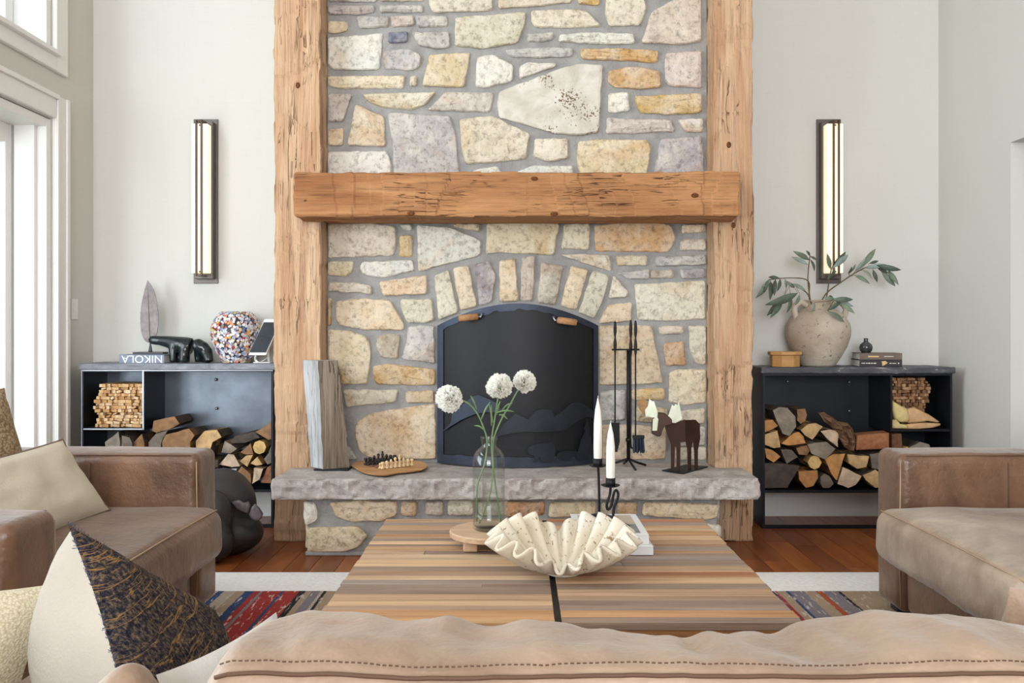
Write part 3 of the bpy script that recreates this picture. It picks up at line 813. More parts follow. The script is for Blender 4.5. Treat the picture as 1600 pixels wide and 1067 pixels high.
sp = [sheet('mesh_panel', 'screen_mesh', lambda X: topz(X)-.012, lambda X: BZ+.01, off=-.006, th=.002),
      sheet('frame_top', 'screen_iron', topz, lambda X: topz(X)-.035+jag[int((X-SXA)*24)]),
      sheet('frame_bottom', 'screen_iron', lambda X: BZ+.05+jag[int((X-SXA)*20)+5]*.5, lambda X: BZ),
      sheet('frame_side', 'screen_iron', topz, lambda X: BZ, 4, .001, x0=SXA, x1=SXA+.034),
      sheet('frame_side', 'screen_iron', topz, lambda X: BZ, 4, .001, x0=SXB-.026, x1=SXB)]
def relief(name, pts, mat, off):
    bm = bmesh.new(); vs = []
    for a, b in pts:
        px, py = 670+a/5.614, 560+b/5.614; vs.append(bm.verts.new((PX(px, 4.48), 0, PZ(py, 4.48))))
    f = bm.faces.new(vs); bmesh.ops.triangulate(bm, faces=[f])
    bmesh.ops.subdivide_edges(bm, edges=list(bm.edges), cuts=2, use_grid_fill=True)
    ret = bmesh.ops.extrude_face_region(bm, geom=list(bm.faces)); 
    ex = {v for v in ret['geom'] if isinstance(v, bmesh.types.BMVert)}
    for v in bm.verts:
        q = scr(v.co.x, v.co.z, off+(.004 if v in ex else 0)); v.co = q
    return frombm(name, bm, mat)
sp.append(relief('mountain_relief', [(105, 660), (200, 560), (235, 505), (195, 500), (300, 405), (380, 335), (440, 322), (520, 352), (590, 385), (650, 460), (600, 470), (500, 470), (400, 490), (280, 545), (180, 610)], 'screen_iron', .007))  # lighter bluish iron on this relief: a reflection put into the colour
sp.append(relief('mountain_relief', [(580, 685), (640, 590), (760, 480), (870, 530), (930, 460), (1000, 440), (1080, 452), (1105, 520), (1180, 600), (1100, 640), (960, 640), (850, 635), (720, 650)], 'screen_relief', .008))
sp.append(relief('mountain_relief', [(1050, 545), (1150, 480), (1260, 395), (1330, 390), (1400, 430), (1460, 480), (1460, 545), (1400, 520), (1330, 545), (1200, 630), (1120, 640)], 'screen_relief', .012))
sp.append(relief('bear_relief', [(860, 800), (890, 765), (950, 745), (1000, 740), (1080, 732), (1110, 780), (1108, 850), (1090, 905), (1060, 905), (1055, 860), (1025, 850), (1015, 905), (985, 905), (970, 855), (945, 905), (915, 905), (925, 850), (880, 830)], 'screen_relief', .010))
sp.append(relief('bear_relief', [(1120, 850), (1140, 825), (1200, 815), (1290, 822), (1340, 840), (1350, 900), (1320, 900), (1300, 870), (1255, 870), (1250, 900), (1215, 900), (1200, 872), (1180, 900), (1155, 875)], 'screen_relief', .010))
tp = [(1340, 905), (1345, 860), (1300, 860), (1350, 800), (1320, 800), (1365, 730), (1340, 730), (1385, 640), (1365, 640), (1400, 545), (1425, 640), (1410, 640), (1440, 730), (1420, 730), (1455, 800), (1435, 800), (1460, 860), (1420, 860), (1420, 905)]
sp.append(relief('tree_relief', tp, 'screen_relief', .013))
for a, b, rot in ((732, 496, -.12), (886, 502, .14)):
    q = scr(PX(a, 4.48), PZ(b, 4.48), .035); dx = Vector((math.cos(rot), 0, -math.sin(rot)))*.052
    h = tube('handle', [q-dx, q-dx*.9, q, q+dx*.9, q+dx], [.012, .017, .018, .017, .012], 'log_wood', 12, color=(178, 138, 104)); sp.append(h)
    sgn = 1 if a < 800 else -1
    e = q+dx*1.15*sgn; tube('bracket', [e+Vector((0, .034, .014)), e+Vector((sgn*.012, 0, .012)), e+Vector((sgn*.004, 0, -.004)), e-dx*.25*sgn], .006, 'steel_edge', 8, h)
thing('fire_screen', 'black arched fire screen with mountain and bear cutouts and two wooden handles', 'fire screen', sp)
# grate and charred logs behind the screen
gp = [tube('bar', [(x, 4.83, HZ+.07), (x, 5.02, HZ+.07), (x, 5.04, HZ+.13)], .007, 'black_iron', 6) for x in (-.2, -.1, 0, .1, .2)]
gp += [tube('leg', [(x, y, HZ+.012), (x, y, HZ+.07)], .007, 'black_iron', 6) for x in (-.2, .2) for y in (4.85, 5.0)]
gp.append(tube('cross_bar', [(-.22, 4.9, HZ+.063), (.22, 4.9, HZ+.063)], .006, 'black_iron', 6))
thing('fire_grate', 'low iron fire grate inside the firebox behind the screen', 'grate', gp)

# ------------------------------------------------------------------ steel consoles
def console(x0, x1, yf, zt, zs, zb, xd, right, label, topm, backm):
    pr = []
    yb = YB-.02; t = .012
    pr.append(rbox('stone_top', x0-.012, x1+.012, yf-.012, yb, zt-.034, zt, .004, (40, 8, 2), topm, 1, fn=lambda p, n: p+n*(fn3(p, 25, 2)*.003), smooth=False))
    pr.append(box('side_panel', x0, x0+t, yf, yb, 0.0, zt-.034, 'black_steel'))
    pr.append(box('side_panel', x1-t, x1, yf, yb, 0.0, zt-.034, 'black_steel'))
    pr.append(box('back_panel', x0+t, x1-t, yb-.01, yb, zb, zt-.034, backm))
    pr.append(box('top_rail', x0+t, x1-t, yf, yb-.01, zt-.046, zt-.035, 'black_steel'))
    pr.append(box('bottom_shelf', x0+t, x1-t, yf, yb-.01, zb-.014, zb, 'black_steel'))
    pr.append(box('divider', xd-.006, xd+.006, yf+.002, yb-.01, zs-.012, zt-.046, 'black_steel'))
    if right: pr.append(box('small_shelf', xd+.006, x1-t, yf+.002, yb-.01, zs-.012, zs, 'black_steel'))
    else: pr.append(box('small_shelf', x0+t, xd-.006, yf+.002, yb-.01, zs-.012, zs, 'black_steel'))
    pr.append(box('base_bar', x0+t, x1-t, yf+.002, yf+.014, .0, .02, 'black_steel'))
    em = 'steel_edge' if not right else 'black_steel'
    pr.append(box('edge_strip', x0+.001, x1-.001, yf-.003, yf, zt-.041, zt-.036, em))
    pr.append(box('edge_strip', x0+.001, x0+.006, yf-.003, yf, .02, zt-.041, em))
    pr.append(box('edge_strip', xd-.005, xd+.003, yf-.002, yf+.002, zs-.01, zt-.041, em))
    pr.append(box('edge_strip', (xd if right else x0+t), (x1-t if right else xd), yf-.002, yf+.002, zs-.009, zs-.003, em))
    return pr
def bolts(pr, lst, yb):
    for a, b in lst:
        o = lathe('bolt', [(0, .006), (.006, .005), (.009, 0), (.0001, 0)], 'steel_edge', n=10)
        o.data.transform(Matrix.Translation(P(a, b, yb-.0095)) @ Matrix.Rotation(PI/2, 4, 'X')); pr.append(o)
LX0, LX1, LYF, LZT, LZS, LZB, LXD = PX(127, 4.81), -1.365, 4.81, .915, .556, .213, PX(224, 4.81)
pr = console(LX0, LX1, LYF, LZT, LZS, LZB, LXD, False, '', 'slate_top', 'blue_steel'); bolts(pr, [(337, 593), (338, 638)], YB-.03)
thing('firewood_console', 'steel firewood console with pale slate top, standing by the glazed door', 'console', pr)
RX0, RX1, RYF, RZT, RZS, RZB, RXD = 1.355, PX(1488, 4.79), 4.79, .895, .551, .213, PX(1393, 4.79)
pr = console(RX0, RX1, RYF, RZT, RZS, RZB, RXD, True, '', 'slate_dark', 'black_steel'); bolts(pr, [(1231, 596), (1327, 597), (1327, 642)], YB-.03)
thing('firewood_console', 'black steel firewood console with dark chipped slate top under the clay amphora', 'console', pr)

# ------------------------------------------------------------------ logs
LOGC = dict(o=(206, 150, 92), t=(208, 172, 124), g=(150, 138, 124), k=(84, 74, 66), p=(216, 190, 164), b=(150, 112, 78), r=(160, 108, 80), w=(190, 192, 198), y=(226, 190, 126), d=(120, 110, 100))
def log(pts, ox, oy, s, yf, yb, cc, label, group, barkedge=None, zmin=0, seed=0, xmin=-9, xmax=9, jit=True):
    rr = random.Random(seed); dy = rr.uniform(-.006, .03) if jit else 0; yf = yf+.012+dy
    P3 = [Vector((max(xmin, min(xmax, PX(ox+a/s, yf))), yf, max(zmin+.002, PZ(oy+b/s, yf)))) for a, b in pts]
    # resample the outline a little so that cut faces are uneven
    Q = []
    for i in range(len(P3)):
        a, b = P3[i], P3[(i+1) % len(P3)]; k = max(1, int((b-a).length/.03))
        for j in range(k): Q.append(a+(b-a)*(j/k)+(Vector((rr.uniform(-.002, .002), rr.uniform(-.004, .004), rr.uniform(-.002, .002))) if j else Vector()))
    c = sum(Q, Vector())/len(Q); bm = bmesh.new(); rings = []
    L = yb-yf
    for kk in range(4):
        t = kk/3; sc = (1-.10*t+rr.uniform(-.015, .015)) if kk else 1.0
        rings.append([bm.verts.new(Vector((max(xmin, min(xmax, c.x+(q.x-c.x)*sc)), q.y+L*t, max(zmin+.002, c.z+(q.z-c.z)*sc)))) for q in Q])
    cf = bm.verts.new(c+Vector((0, -.002, 0)))
    n = len(Q)
    for i in range(n): bm.faces.new((rings[0][(i+1) % n], rings[0][i], cf))
    for a, b in zip(rings, rings[1:]):
        for i in range(n):
            f = bm.faces.new((a[i], a[(i+1) % n], b[(i+1) % n], b[i])); f.material_index = 1
    bm.faces.new(rings[-1])
    for f in bm.faces:
        if f.material_index == 1 and rr.random() < .5: f.material_index = 2
    o = frombm('split_log', bm, ['log_end', 'log_wood', 'bark'], False, None, LOGC[cc])
    single(o, label, 'firewood', group)
    return o
RLOG = '''o 60,262 160,256 218,322 172,352 60,398
g 160,150 230,115 320,120 410,220 420,330 345,435 270,410 200,260
b 430,140 520,130 540,200 520,270 470,300 430,260
t 60,420 210,375 245,560 170,570 70,530
o 255,520 400,400 450,390 500,440 525,515 330,540
t 470,370 560,300 640,292 715,330 600,475 520,430
p 690,380 790,365 890,380 885,560 780,480
g 545,530 650,510 760,500 860,575 740,695 590,630
o 60,570 150,590 245,665 170,730 90,680
d 250,585 370,590 440,670 315,745
b 420,570 480,550 540,540 570,600 540,650 450,640
y 547,730 580,670 625,652 670,668 703,730 675,785 625,808 575,785
o 740,690 830,640 965,630 870,930 800,830
t 990,640 1230,660 1200,780 1100,800 1010,740
k 60,740 300,745 460,770 400,880 320,1012 60,1012
o 445,830 550,822 656,814 662,900 612,990 530,1012 455,920
d 692,890 735,852 790,880 838,965 790,1012 720,1012 690,960
p 890,930 940,780 1150,880 1080,980 1000,1012 880,970
t 1160,870 1300,810 1420,900 1420,990 1300,1012 1200,930
d 1240,640 1420,610 1500,700 1450,830 1260,790
r 1440,840 1560,760 1640,860 1600,1012 1440,1012
t 1522,600 1618,606 1656,720 1600,752 1516,690
o 1660,1012 1650,820 1780,700 1860,830 1840,1012
g 1680,560 1800,500 1900,530 1930,640 1780,690 1680,640
b 1900,1012 1890,760 1990,700 2080,800 2080,1012
t 1636,560 1664,556 1668,610 1640,614'''
LABR = ['orange wedge log against the steel side, above a tan one, console under the amphora', 'large grey split log with a rounded top, top of the amphora-side stack', 'brown log end beside the large grey split log on top of the stack',
 'tan quarter log against the steel side of the amphora console', 'bright orange triangular log end under the large grey split log', 'pale tan wedge log pointing down, beneath the curled bark strip', 'pinkish pale log end beside the crumpled hide',
 'wide weathered grey split log in the middle of the amphora-side stack', 'orange half-round log just above the big dark log', 'dark grey wedge log pointing down above the big dark log', 'small brown log under the bright orange triangle', 'small round yellow-faced log with a crack in its end',
 'tall orange wedge log narrowing down to the steel shelf', 'tan half-round log with bark underneath, right below the reddish billet', 'big dark bark-covered log in the bottom corner by the timber post', 'round orange log end on the shelf beside the big dark log',
 'dark shredded log end between the round orange one and the pale one', 'pale pinkish half-round log on the shelf of the amphora console', 'tan log partly behind the armchair arm on the amphora console shelf', 'dark grey log behind the tan half-round one, near the armchair arm']+['split log behind the armchair arm in the console under the amphora']*6
LABL = ['grey split log under the small kindling compartment by the glazed door', 'dark curved-bark log under the kindling compartment, between two split ones', 'brown pointed split log under the kindling compartment corner', 'brown log lying highest in the middle of the console by the door', 'dark rough-barked log beneath the highest brown one',
 'long brown split log lying above the armchair arm', 'tan split log with a pale end, alone beside the steel back panel', 'grey tan triangular log end above the armchair arm corner', 'dark bark-covered log lying on top of the pile by the post', 'brown log at the very top against the timber post',
 'round yellow log end near the timber post', 'small brown triangular log beside the round yellow one', 'pale triangular log end in the middle of the pile by the post', 'tan wedge log with curved top beneath the small brown triangle', 'small tan wedge log beneath the round yellow one',
 'silvery white barked log on the shelf by the floor sculpture', 'brown triangular log on the shelf beside the silvery one', 'pale narrow log standing between brown and reddish ones', 'reddish log on the shelf against the timber post', 'dark grey log between the round yellow one and the post']+['split log behind the armchair in the console by the glazed door']*5
desc = dict(o='orange-faced', t='pale tan', g='weathered grey', k='dark bark-covered', p='pinkish pale', b='brown', r='reddish', w='silvery white', y='round yellow-faced', d='dark grey')
for k, ln in enumerate(RLOG.split('\n')):
    t = ln.split(); pts = [tuple(float(q) for q in c.split(',')) for c in t[1:]]
    log(pts, 1185, 620, 7.116, RYF, YB-.05, t[0], LABR[k], 'firewood under the amphora console', None, RZB, k, RX0+.014, RX1-.014)
q = [P(1342, 681, 4.79), P(1392, 677, 4.79), P(1392, 702, 4.79), P(1340, 704, 4.79)]
single(prism('split_log', [v+Vector((0, .02, 0)) for v in q], (.012, .10, .004), 'log_wood', None, (176, 122, 92), .004), 'long reddish squared firewood billet lying along the logs beside the crumpled hide', 'firewood')
q = [P(1397.5, 679, 4.8), P(1413, 678, 4.8), P(1414, 700, 4.8), P(1397.5, 702, 4.8)]
single(prism('split_log', [v+Vector((0, .03, 0)) for v in q], (.0, .12, .0), 'log_wood', None, (132, 98, 80), .004), 'short dark reddish firewood block under the small shelf with gloves', 'firewood')
LLOG = '''g 80,290 200,195 215,300 205,440 80,440
d 230,230 300,250 322,300 322,440 222,440
b 340,290 410,215 430,295 425,440 340,440
b 515,100 700,60 745,125 640,180 540,205 500,190
d 470,290 540,210 640,185 600,250 580,300 580,440 470,440
b 590,290 620,225 830,170 880,230 840,290 840,440 600,440
t 890,280 970,190 1080,180 1120,245 1040,290 1000,440 900,440
g 1120,380 1150,280 1260,350 1200,390
k 1196,286 1240,240 1414,197 1462,250 1330,296 1215,301
b 1420,200 1570,110 1650,150 1640,260 1540,270
y 1400,335 1418,290 1458,275 1500,290 1518,335 1500,380 1458,398 1418,380
b 1290,380 1380,300 1405,400 1330,400
p 1100,490 1180,395 1230,400 1285,505 1210,512
t 1285,460 1340,410 1400,405 1350,510
t 1380,480 1440,420 1485,490 1430,500
w 1100,610 1180,530 1260,525 1190,655 1130,655
b 1195,655 1300,505 1380,580 1385,655
p 1410,520 1490,530 1460,620 1395,662
r 1470,650 1530,515 1640,490 1640,655
d 1500,440 1540,390 1640,300 1640,470 1530,490
g 1000,560 1090,520 1090,655 990,655
k 945,456 1088,450 1088,513 960,538
t 80,450 330,450 330,655 80,655
b 340,450 600,450 600,655 340,655
g 610,450 930,450 920,655 610,655'''
for k, ln in enumerate(LLOG.split('\n')):
    t = ln.split(); pts = [tuple(float(q) for q in c.split(',')) for c in t[1:]]
    log(pts, 150, 640, 5.714, LYF, YB-.05, t[0], LABL[k], 'firewood in the console by the door', None, LZB, 50+k, LX0+.014, LX1-.014)
# kindling
bm = bmesh.new(); bbox(bm, -.011, .011, -.12, .12, 0, .016); ksrc = frombm('kindling_stick', bm, 'kindling_wood'); kme = ksrc.data
bpy.data.objects.remove(ksrc)
def kindling(x0, x1, yf, yb, z0, rows, label, group, cols, prof):
    rr = random.Random(int(x0*100))
    z = z0
    for r in range(rows):
        h = rr.uniform(.015, .020); xa, xb = prof(r/rows); x = xa
        while x < xb-.014:
            wd = min(rr.choice([.014, .018, .022, .028, .038])*rr.uniform(.9, 1.1), xb-x); o = bpy.data.objects.new('kindling_stick', kme); COL.objects.link(o)
            ang = rr.choice([rr.uniform(-.12, .12), rr.uniform(-.12, .12), rr.uniform(-.45, .45)]); ca, sa = math.cos(ang), abs(math.sin(ang))
            w2 = wd*.97; h2 = h*.97
            q = min(1.0, (wd*.99)/(w2*ca+h2*sa), (h*1.02)/(w2*sa+h2*ca)); w2 *= q; h2 *= q
            L = (yb-yf)*rr.uniform(.80, .93); o.scale = (w2/.022, L/.24, h2/.016)
            o.rotation_euler = (0, ang, rr.uniform(-.012, .012)); cz = z+(w2*sa+h2*ca)/2
            o.location = (x+wd/2-math.sin(ang)*h2/2, (yf+yb)/2+rr.uniform(-.022, .008), cz-ca*h2/2); o.color = lina(rr.choice(cols)); setp(o, label, 'kindling', group); x += wd
        z += h
kindling(LX0+.05, LXD-.008, LYF+.03, YB-.05, LZS+.0005, 14, 'thin pale kindling stick in the small compartment by the glazed door', 'kindling by the glazed door',
         [(226, 196, 156), (212, 176, 130), (232, 208, 178), (196, 158, 114)], lambda t: (LX0+.055+.02*t+.015*math.sin(t*9), LXD-.010))
kindling(RXD+.02, RX1-.08, RYF+.10, YB-.05, RZS+.0005, 16, 'thin brown kindling stick in the small compartment behind the work gloves', 'kindling behind the gloves',
         [(172, 134, 102), (150, 114, 84), (196, 160, 128), (128, 98, 74)], lambda t: (RXD+.012, RX1-.085-.02*math.sin(t*7)))
# work gloves
def blob(name, pts, off, mat, amp=.01, seed=0, parent=None):
    """soft extruded outline with rounded rim"""
    bm = bmesh.new(); pts = [Vector(p) for p in pts]; n = len(pts); c = sum(pts, Vector())/n; off = Vector(off); rings = []
    for t, s in ((0, .55), (.03, .85), (.2, 1), (.8, 1), (.97, .85), (1, .55)):
        rings.append([bm.verts.new(c+(p-c)*s+off*t+Vector((1, 1, 1))*fn3(p, 20, seed)*amp*.3) for p in pts])
    for a, b in zip(rings, rings[1:]):
        for i in range(n): bm.faces.new((a[i], a[(i+1) % n], b[(i+1) % n], b[i]))
    for r_, fl_ in ((rings[0], 1), (rings[-1], -1)):
        cv = bm.verts.new(sum((v.co for v in r_), Vector())/n)
        for i in range(n): bm.faces.new((r_[(i+1) % n], r_[i], cv))
    return frombm(name, bm, mat, True, parent)
def zp(lst, ox, oy, s, Y): return [P(ox+a/s, oy+b/s, Y) for a, b in lst]
g1 = blob('cuff', zp([(125, 430), (200, 480), (290, 520), (330, 640), (300, 680), (210, 690), (150, 640), (120, 540)], 1380, 570, 7.625, 4.80), (0, .05, 0), 'glove_yellow')
g1b = blob('hand', zp([(300, 530), (380, 510), (460, 550), (560, 600), (680, 680), (660, 690), (540, 670), (400, 690), (310, 690)], 1380, 570, 7.625, 4.80), (0, .05, 0), 'glove_tan')
thing('work_glove', 'tan leather work glove with upright yellow cuff leaning against kindling', 'glove', [g1, g1b])
g2 = blob('cuff', zp([(108, 660), (160, 650), (200, 710), (300, 715), (300, 760), (110, 758)], 1380, 570, 7.625, 4.80), (0, .045, 0), 'glove_yellow')
g2b = blob('hand', zp([(290, 712), (420, 695), (540, 690), (690, 700), (690, 725), (600, 750), (430, 762), (295, 762)], 1380, 570, 7.625, 4.80), (0, .045, 0), 'glove_tan')
thing('work_glove', 'tan leather work glove lying flat on the small steel shelf', 'glove', [g2, g2b])
# crumpled hide on the logs
def hide():
    pts = zp([(705, 185), (745, 172), (830, 235), (905, 285), (1000, 300), (1060, 360), (1120, 515), (1085, 535), (1080, 600), (1040, 592), (965, 555), (925, 465), (906, 405), (815, 330), (745, 278)], 1185, 620, 7.116, 4.80)
    bm = bmesh.new(); n = len(pts); c = sum(pts, Vector())/n; rings = []
    for k in range(6):
        t = k/5; s = 1-.78*t
        rings.append([bm.verts.new(c+(p-c)*s+Vector((0, .05*math.cos(i*2.1+k)*.4-.03*t+.03, fn3(p, 25, k)*.02*t))) for i, p in enumerate(pts)])
    for a, b in zip(rings, rings[1:]):
        for i in range(n): bm.faces.new((a[i], a[(i+1) % n], b[(i+1) % n], b[i]))
    bm.faces.new(rings[-1])
    o = frombm('crumpled_hide', bm, 'brown_hide'); m = o.modifiers.new('thick', 'SOLIDIFY'); m.thickness = .006
    single(o, 'crumpled stiff brown leather piece lying on the split logs', 'leather')
hide()

# ------------------------------------------------------------------ rugs
single(rbox('cream_rug', -2.2, 2.3, .2, 3.89, 0, .012, .004, (30, 30, 1), 'cream_rug', 1, smooth=True), 'plain cream wool rug lying under the patterned rug', 'rug')
kb = rbox('kilim_rug', -1.75, 1.85, .4, 3.585, .0125, .019, .003, (40, 30, 1), 'kilim', 1, smooth=True, fn=lambda p, n: p+Vector((0, 0, abs(fn3(p, 5, 1))*.002)))
setp(kb, 'patterned kilim rug with red, blue and tan stripes under the coffee table', 'rug')

# ------------------------------------------------------------------ coffee table
TX0, TX1, TY0, TY1, TZ = -.476, .664, 2.012, 3.12, .42; TM = .094
tpal = [(190, 158, 130), (170, 142, 120), (156, 136, 122), (204, 166, 126), (182, 146, 114), (146, 126, 114), (210, 178, 144), (176, 128, 98), (196, 152, 112), (158, 140, 128), (206, 182, 154), (198, 158, 122), (188, 160, 134), (160, 146, 138)]
tpal = [tuple(min(250, int(q*1.07)) for q in c) for c in tpal]
tp_ = []
rr = random.Random(21)
for (y0, y1) in ((TY0, 2.562), (2.568, TY1)):
    for (x0, x1) in ((TX0, TM-.008), (TM+.008, TX1)):
        y = y0
        while y < y1-.004:
            wd = rr.uniform(.026, .062)
            if y1-y-wd < .022: wd = y1-y
            cuts = [x0+rr.uniform(-.004, .002) if x0 < 0 else x0, x1+rr.uniform(-.002, .004) if x1 > .3 else x1]
            if rr.random() < .15: cuts.insert(1, rr.uniform(x0+.12, x1-.12))
            for a, b in zip(cuts, cuts[1:]):
                h = rr.uniform(-.0022, 0)
                tp_.append(box('slat', a+.0004, b-.0004, y+.0005, y+wd-.0005, TZ-.02, TZ+h, 'table_wood', .0012, None, rr.choice(tpal), 1))
            y += wd
tp_.append(box('centre_strip', TM-.0078, TM+.0078, TY0+.002, TY1-.002, TZ-.02, TZ-.006, 'black_iron'))
for (x0, x1, y0, y1) in ((TX0+.004, TX1-.004, TY0+.003, TY0+.028), (TX0+.004, TX1-.004, TY1-.028, TY1-.003), (TX0+.004, TX0+.03, TY0+.028, TY1-.028), (TX1-.03, TX1-.004, TY0+.028, TY1-.028)):
    tp_.append(box('apron', x0, x1, y0, y1, TZ-.10, TZ-.02, 'table_wood', .003, None, (182, 132, 88)))
for x in (TX0+.01, TX1-.09):
    for y in (TY0+.01, TY1-.09):
        tp_.append(box('leg', x, x+.08, y, y+.08, .0195, TZ-.1, 'table_wood', .004, None, (170, 124, 86)))
thing('coffee_table', 'square coffee table topped with reclaimed wood strips and a black centre joint', 'table', tp_)

# ------------------------------------------------------------------ things on the coffee table
RC = (-.09, 2.735)
ps = [lathe('disc', [(0, .030), (.120, .030), (.127, .033), (.128, .046), (.124, .050), (0, .050)], 'riser_wood', RC, TZ, 48, False)]
for k in range(3):
    a = -PI/2+.55+k*2*PI/3-1.2; ps.append(rbox('foot', RC[0]+.095*math.cos(a)-.022, RC[0]+.095*math.cos(a)+.022, RC[1]+.085*math.sin(a)-.02, RC[1]+.085*math.sin(a)+.02, TZ, TZ+.032, .004, (1, 1, 1), 'riser_wood', 1))
thing('round_riser', 'round footed wooden riser under the glass bottle', 'riser', ps)
BZ0 = TZ+.0505; BC = (-.0935, 2.735)
outer = [(0, .004), (.044, 0), (.050, .004), (.0517, .012), (.0517, .205), (.0505, .222), (.046, .238), (.036, .252), (.027, .259), (.0235, .264), (.0235, .282), (.0265, .285), (.0275, .290), (.026, .294), (.0225, .294)]
inner = [(.0205, .290), (.0205, .262), (.025, .256), (.034, .249), (.044, .234), (.0485, .205), (.0487, .016), (.046, .011), (0, .010)]
bo = lathe('glass_wall', outer+inner, 'bottle_glass', BC, BZ0, 40)
wa = lathe('water', [(0, .0115), (.046, .0115), (.0482, .017), (.0482, .093), (.0474, .0915), (0, .0912)], 'water', BC, BZ0, 40)
thing('glass_bottle', 'clear glass bottle half filled with water, holding the flower stems', 'bottle', [bo, wa])
def carnation(cpx, cpy, Y, r, seed, face, stem, label):
    c = P(cpx, cpy, Y); rr = random.Random(seed); bm = bmesh.new(); face = Vector(face).normalized()
    ax = face.orthogonal().normalized(); ay = face.cross(ax)
    def petal(dirv, rad, wd):
        side = dirv.cross(Vector((rr.gauss(0, 1), rr.gauss(0, 1), rr.gauss(0, 1)))).normalized(); nn = dirv.cross(side); n = 7; lo = []; hi = []; mid = []
        for i in range(n+1):
            t = i/n*2-1
            lo.append(bm.verts.new(c-face*r*.35+side*t*wd*.18+dirv*rad*.25))
            mid.append(bm.verts.new(c-face*r*.15*(1-abs(dirv.dot(face)))+side*t*wd*.7+dirv*rad*(.78-.12*t*t)+nn*math.sin(i*2.4+seed)*wd*.08))
            hi.append(bm.verts.new(c+side*t*wd+dirv*rad*(1.0-.22*t*t+(.07 if i % 2 else -.02))+nn*math.sin(i*2.3+seed)*wd*.26))
        for a, b in ((lo, mid), (mid, hi)):
            for i in range(n): bm.faces.new((a[i], a[i+1], b[i+1], b[i]))
    for k in range(95):
        z = rr.uniform(-.45, 1); th = k*2.39996
        s = math.sqrt(max(0, 1-z*z)); d = (ax*math.cos(th)*s+ay*math.sin(th)*s+face*z*.75).normalized()
        petal(d, r*rr.uniform(.86, 1.05)*(1 if z < .5 else .9), r*rr.uniform(.42, .60))
    b = frombm('blossom', bm, 'petal', False)
    pts = [c-face*r*.3]+[P(a, b_, y_) for a, b_, y_ in stem]
    st = tube('stem', pts, [.004]+[.0026]*(len(pts)-1), 'stem_green', 6, curve=5)
    cal = tube('calyx', [c-face*r*.85, c-face*r*.55, c-face*r*.1], [.004, .008, .011], 'stem_green', 8)
    lv = []
    for k, (a, b_, a2, b2) in enumerate(LEAVES[seed]):
        p0, p1 = P(a, b_, Y-.003*k), P(a2, b2, Y-.02); m = (p0+p1)/2+Vector((0, -.006, .006))
        lv.append(tube('leaf', [p0, m, p1], [.002, .003, .0008], 'stem_green', 5, curve=4))
    thing('carnation', label, 'flower', [b, st, cal]+lv)
LEAVES = {1: [(745, 640, 735, 618), (757, 672, 741, 665), (752, 655, 766, 628)], 2: [(776, 648, 782, 626), (770, 660, 764, 630), (775, 645, 803, 643)], 3: [(785, 640, 801, 630), (780, 648, 793, 655), (768, 665, 768, 632)]}
carnation(702, 623, 2.70, .0425, 1, (-.25, -1, .15), [(728, 628, 2.71), (745, 645, 2.72), (757, 672, 2.735), (761, 692, 2.737), (757, 725, 2.735), (746, 760, 2.72), (745, 815, 2.72)], 'white carnation drooping away from the other two in the bottle')
carnation(780, 603, 2.72, .0415, 2, (-.1, -.8, .7), [(777, 628, 2.73), (773, 655, 2.735), (768, 690, 2.735), (770, 730, 2.735), (766, 770, 2.738), (749, 818, 2.72)], 'white carnation in the middle of the three in the bottle')
carnation(820, 596, 2.76, .037, 3, (.35, -.75, .75), [(808, 612, 2.76), (797, 632, 2.75), (783, 656, 2.74), (771, 690, 2.738), (772, 740, 2.74), (783, 818, 2.755)], 'white carnation leaning toward the candles, highest of the three')
# scalloped shell bowl
def bowl():
    cx, cy = PX(880, 2.42), 2.42; NF = 19; NT_ = NF*14; NR = 20; V = []; Fc = []
    for i in range(NT_):
        th = 2*PI*i/NT_; c, s = math.cos(th), math.sin(th)     # s<0 faces the sofa
        a = .200; b = .150 if s < 0 else .165
        Rm = 1/math.sqrt((c/a)**2+(s/b)**2)
        front = math.exp(-((th-1.5*PI+.10)/.32)**2); back = math.exp(-((th-.5*PI-.08)/.26)**2)
        Rm *= 1-.16*front-.14*back
        H = .062+.036*abs(c)**1.3+(.052*s if s > 0 else 0)-.028*front-.034*back
        w_ = math.cos(NF*th+.9); w_ = math.copysign(abs(w_)**.8, w_)
        for j in range(NR+1):
            t = j/NR; rad = Rm*(.16+.84*t**.8); z = H*t**1.5
            fl_ = w_*.0215*t**.75*(Rm/.17)
            V.append((cx+(rad+fl_*.8)*c, cy+(rad+fl_*.8)*s, TZ+.010+max(z-fl_*.62*t, -.004)))
    V.append((cx, cy, TZ+.009)); k = len(V)-1
    for i in range(NT_):
        i2 = (i+1) % NT_
        for j in range(NR): Fc.append((i*(NR+1)+j, i2*(NR+1)+j, i2*(NR+1)+j+1, i*(NR+1)+j+1))
        Fc.append((k, i2*(NR+1), i*(NR+1)))
    o = mk('shell_wall', V, Fc, 'shell', True); m = o.modifiers.new('thick', 'SOLIDIFY'); m.thickness = .009; m.offset = 0
    f = lathe('foot', [(0, 0), (.045, 0), (.052, .004), (.045, .014), (0, .014)], 'shell', (cx, cy), TZ, 32)
    thing('shell_bowl', 'speckled cream bowl shaped like a ruffled clam shell', 'bowl', [o, f])
bowl()
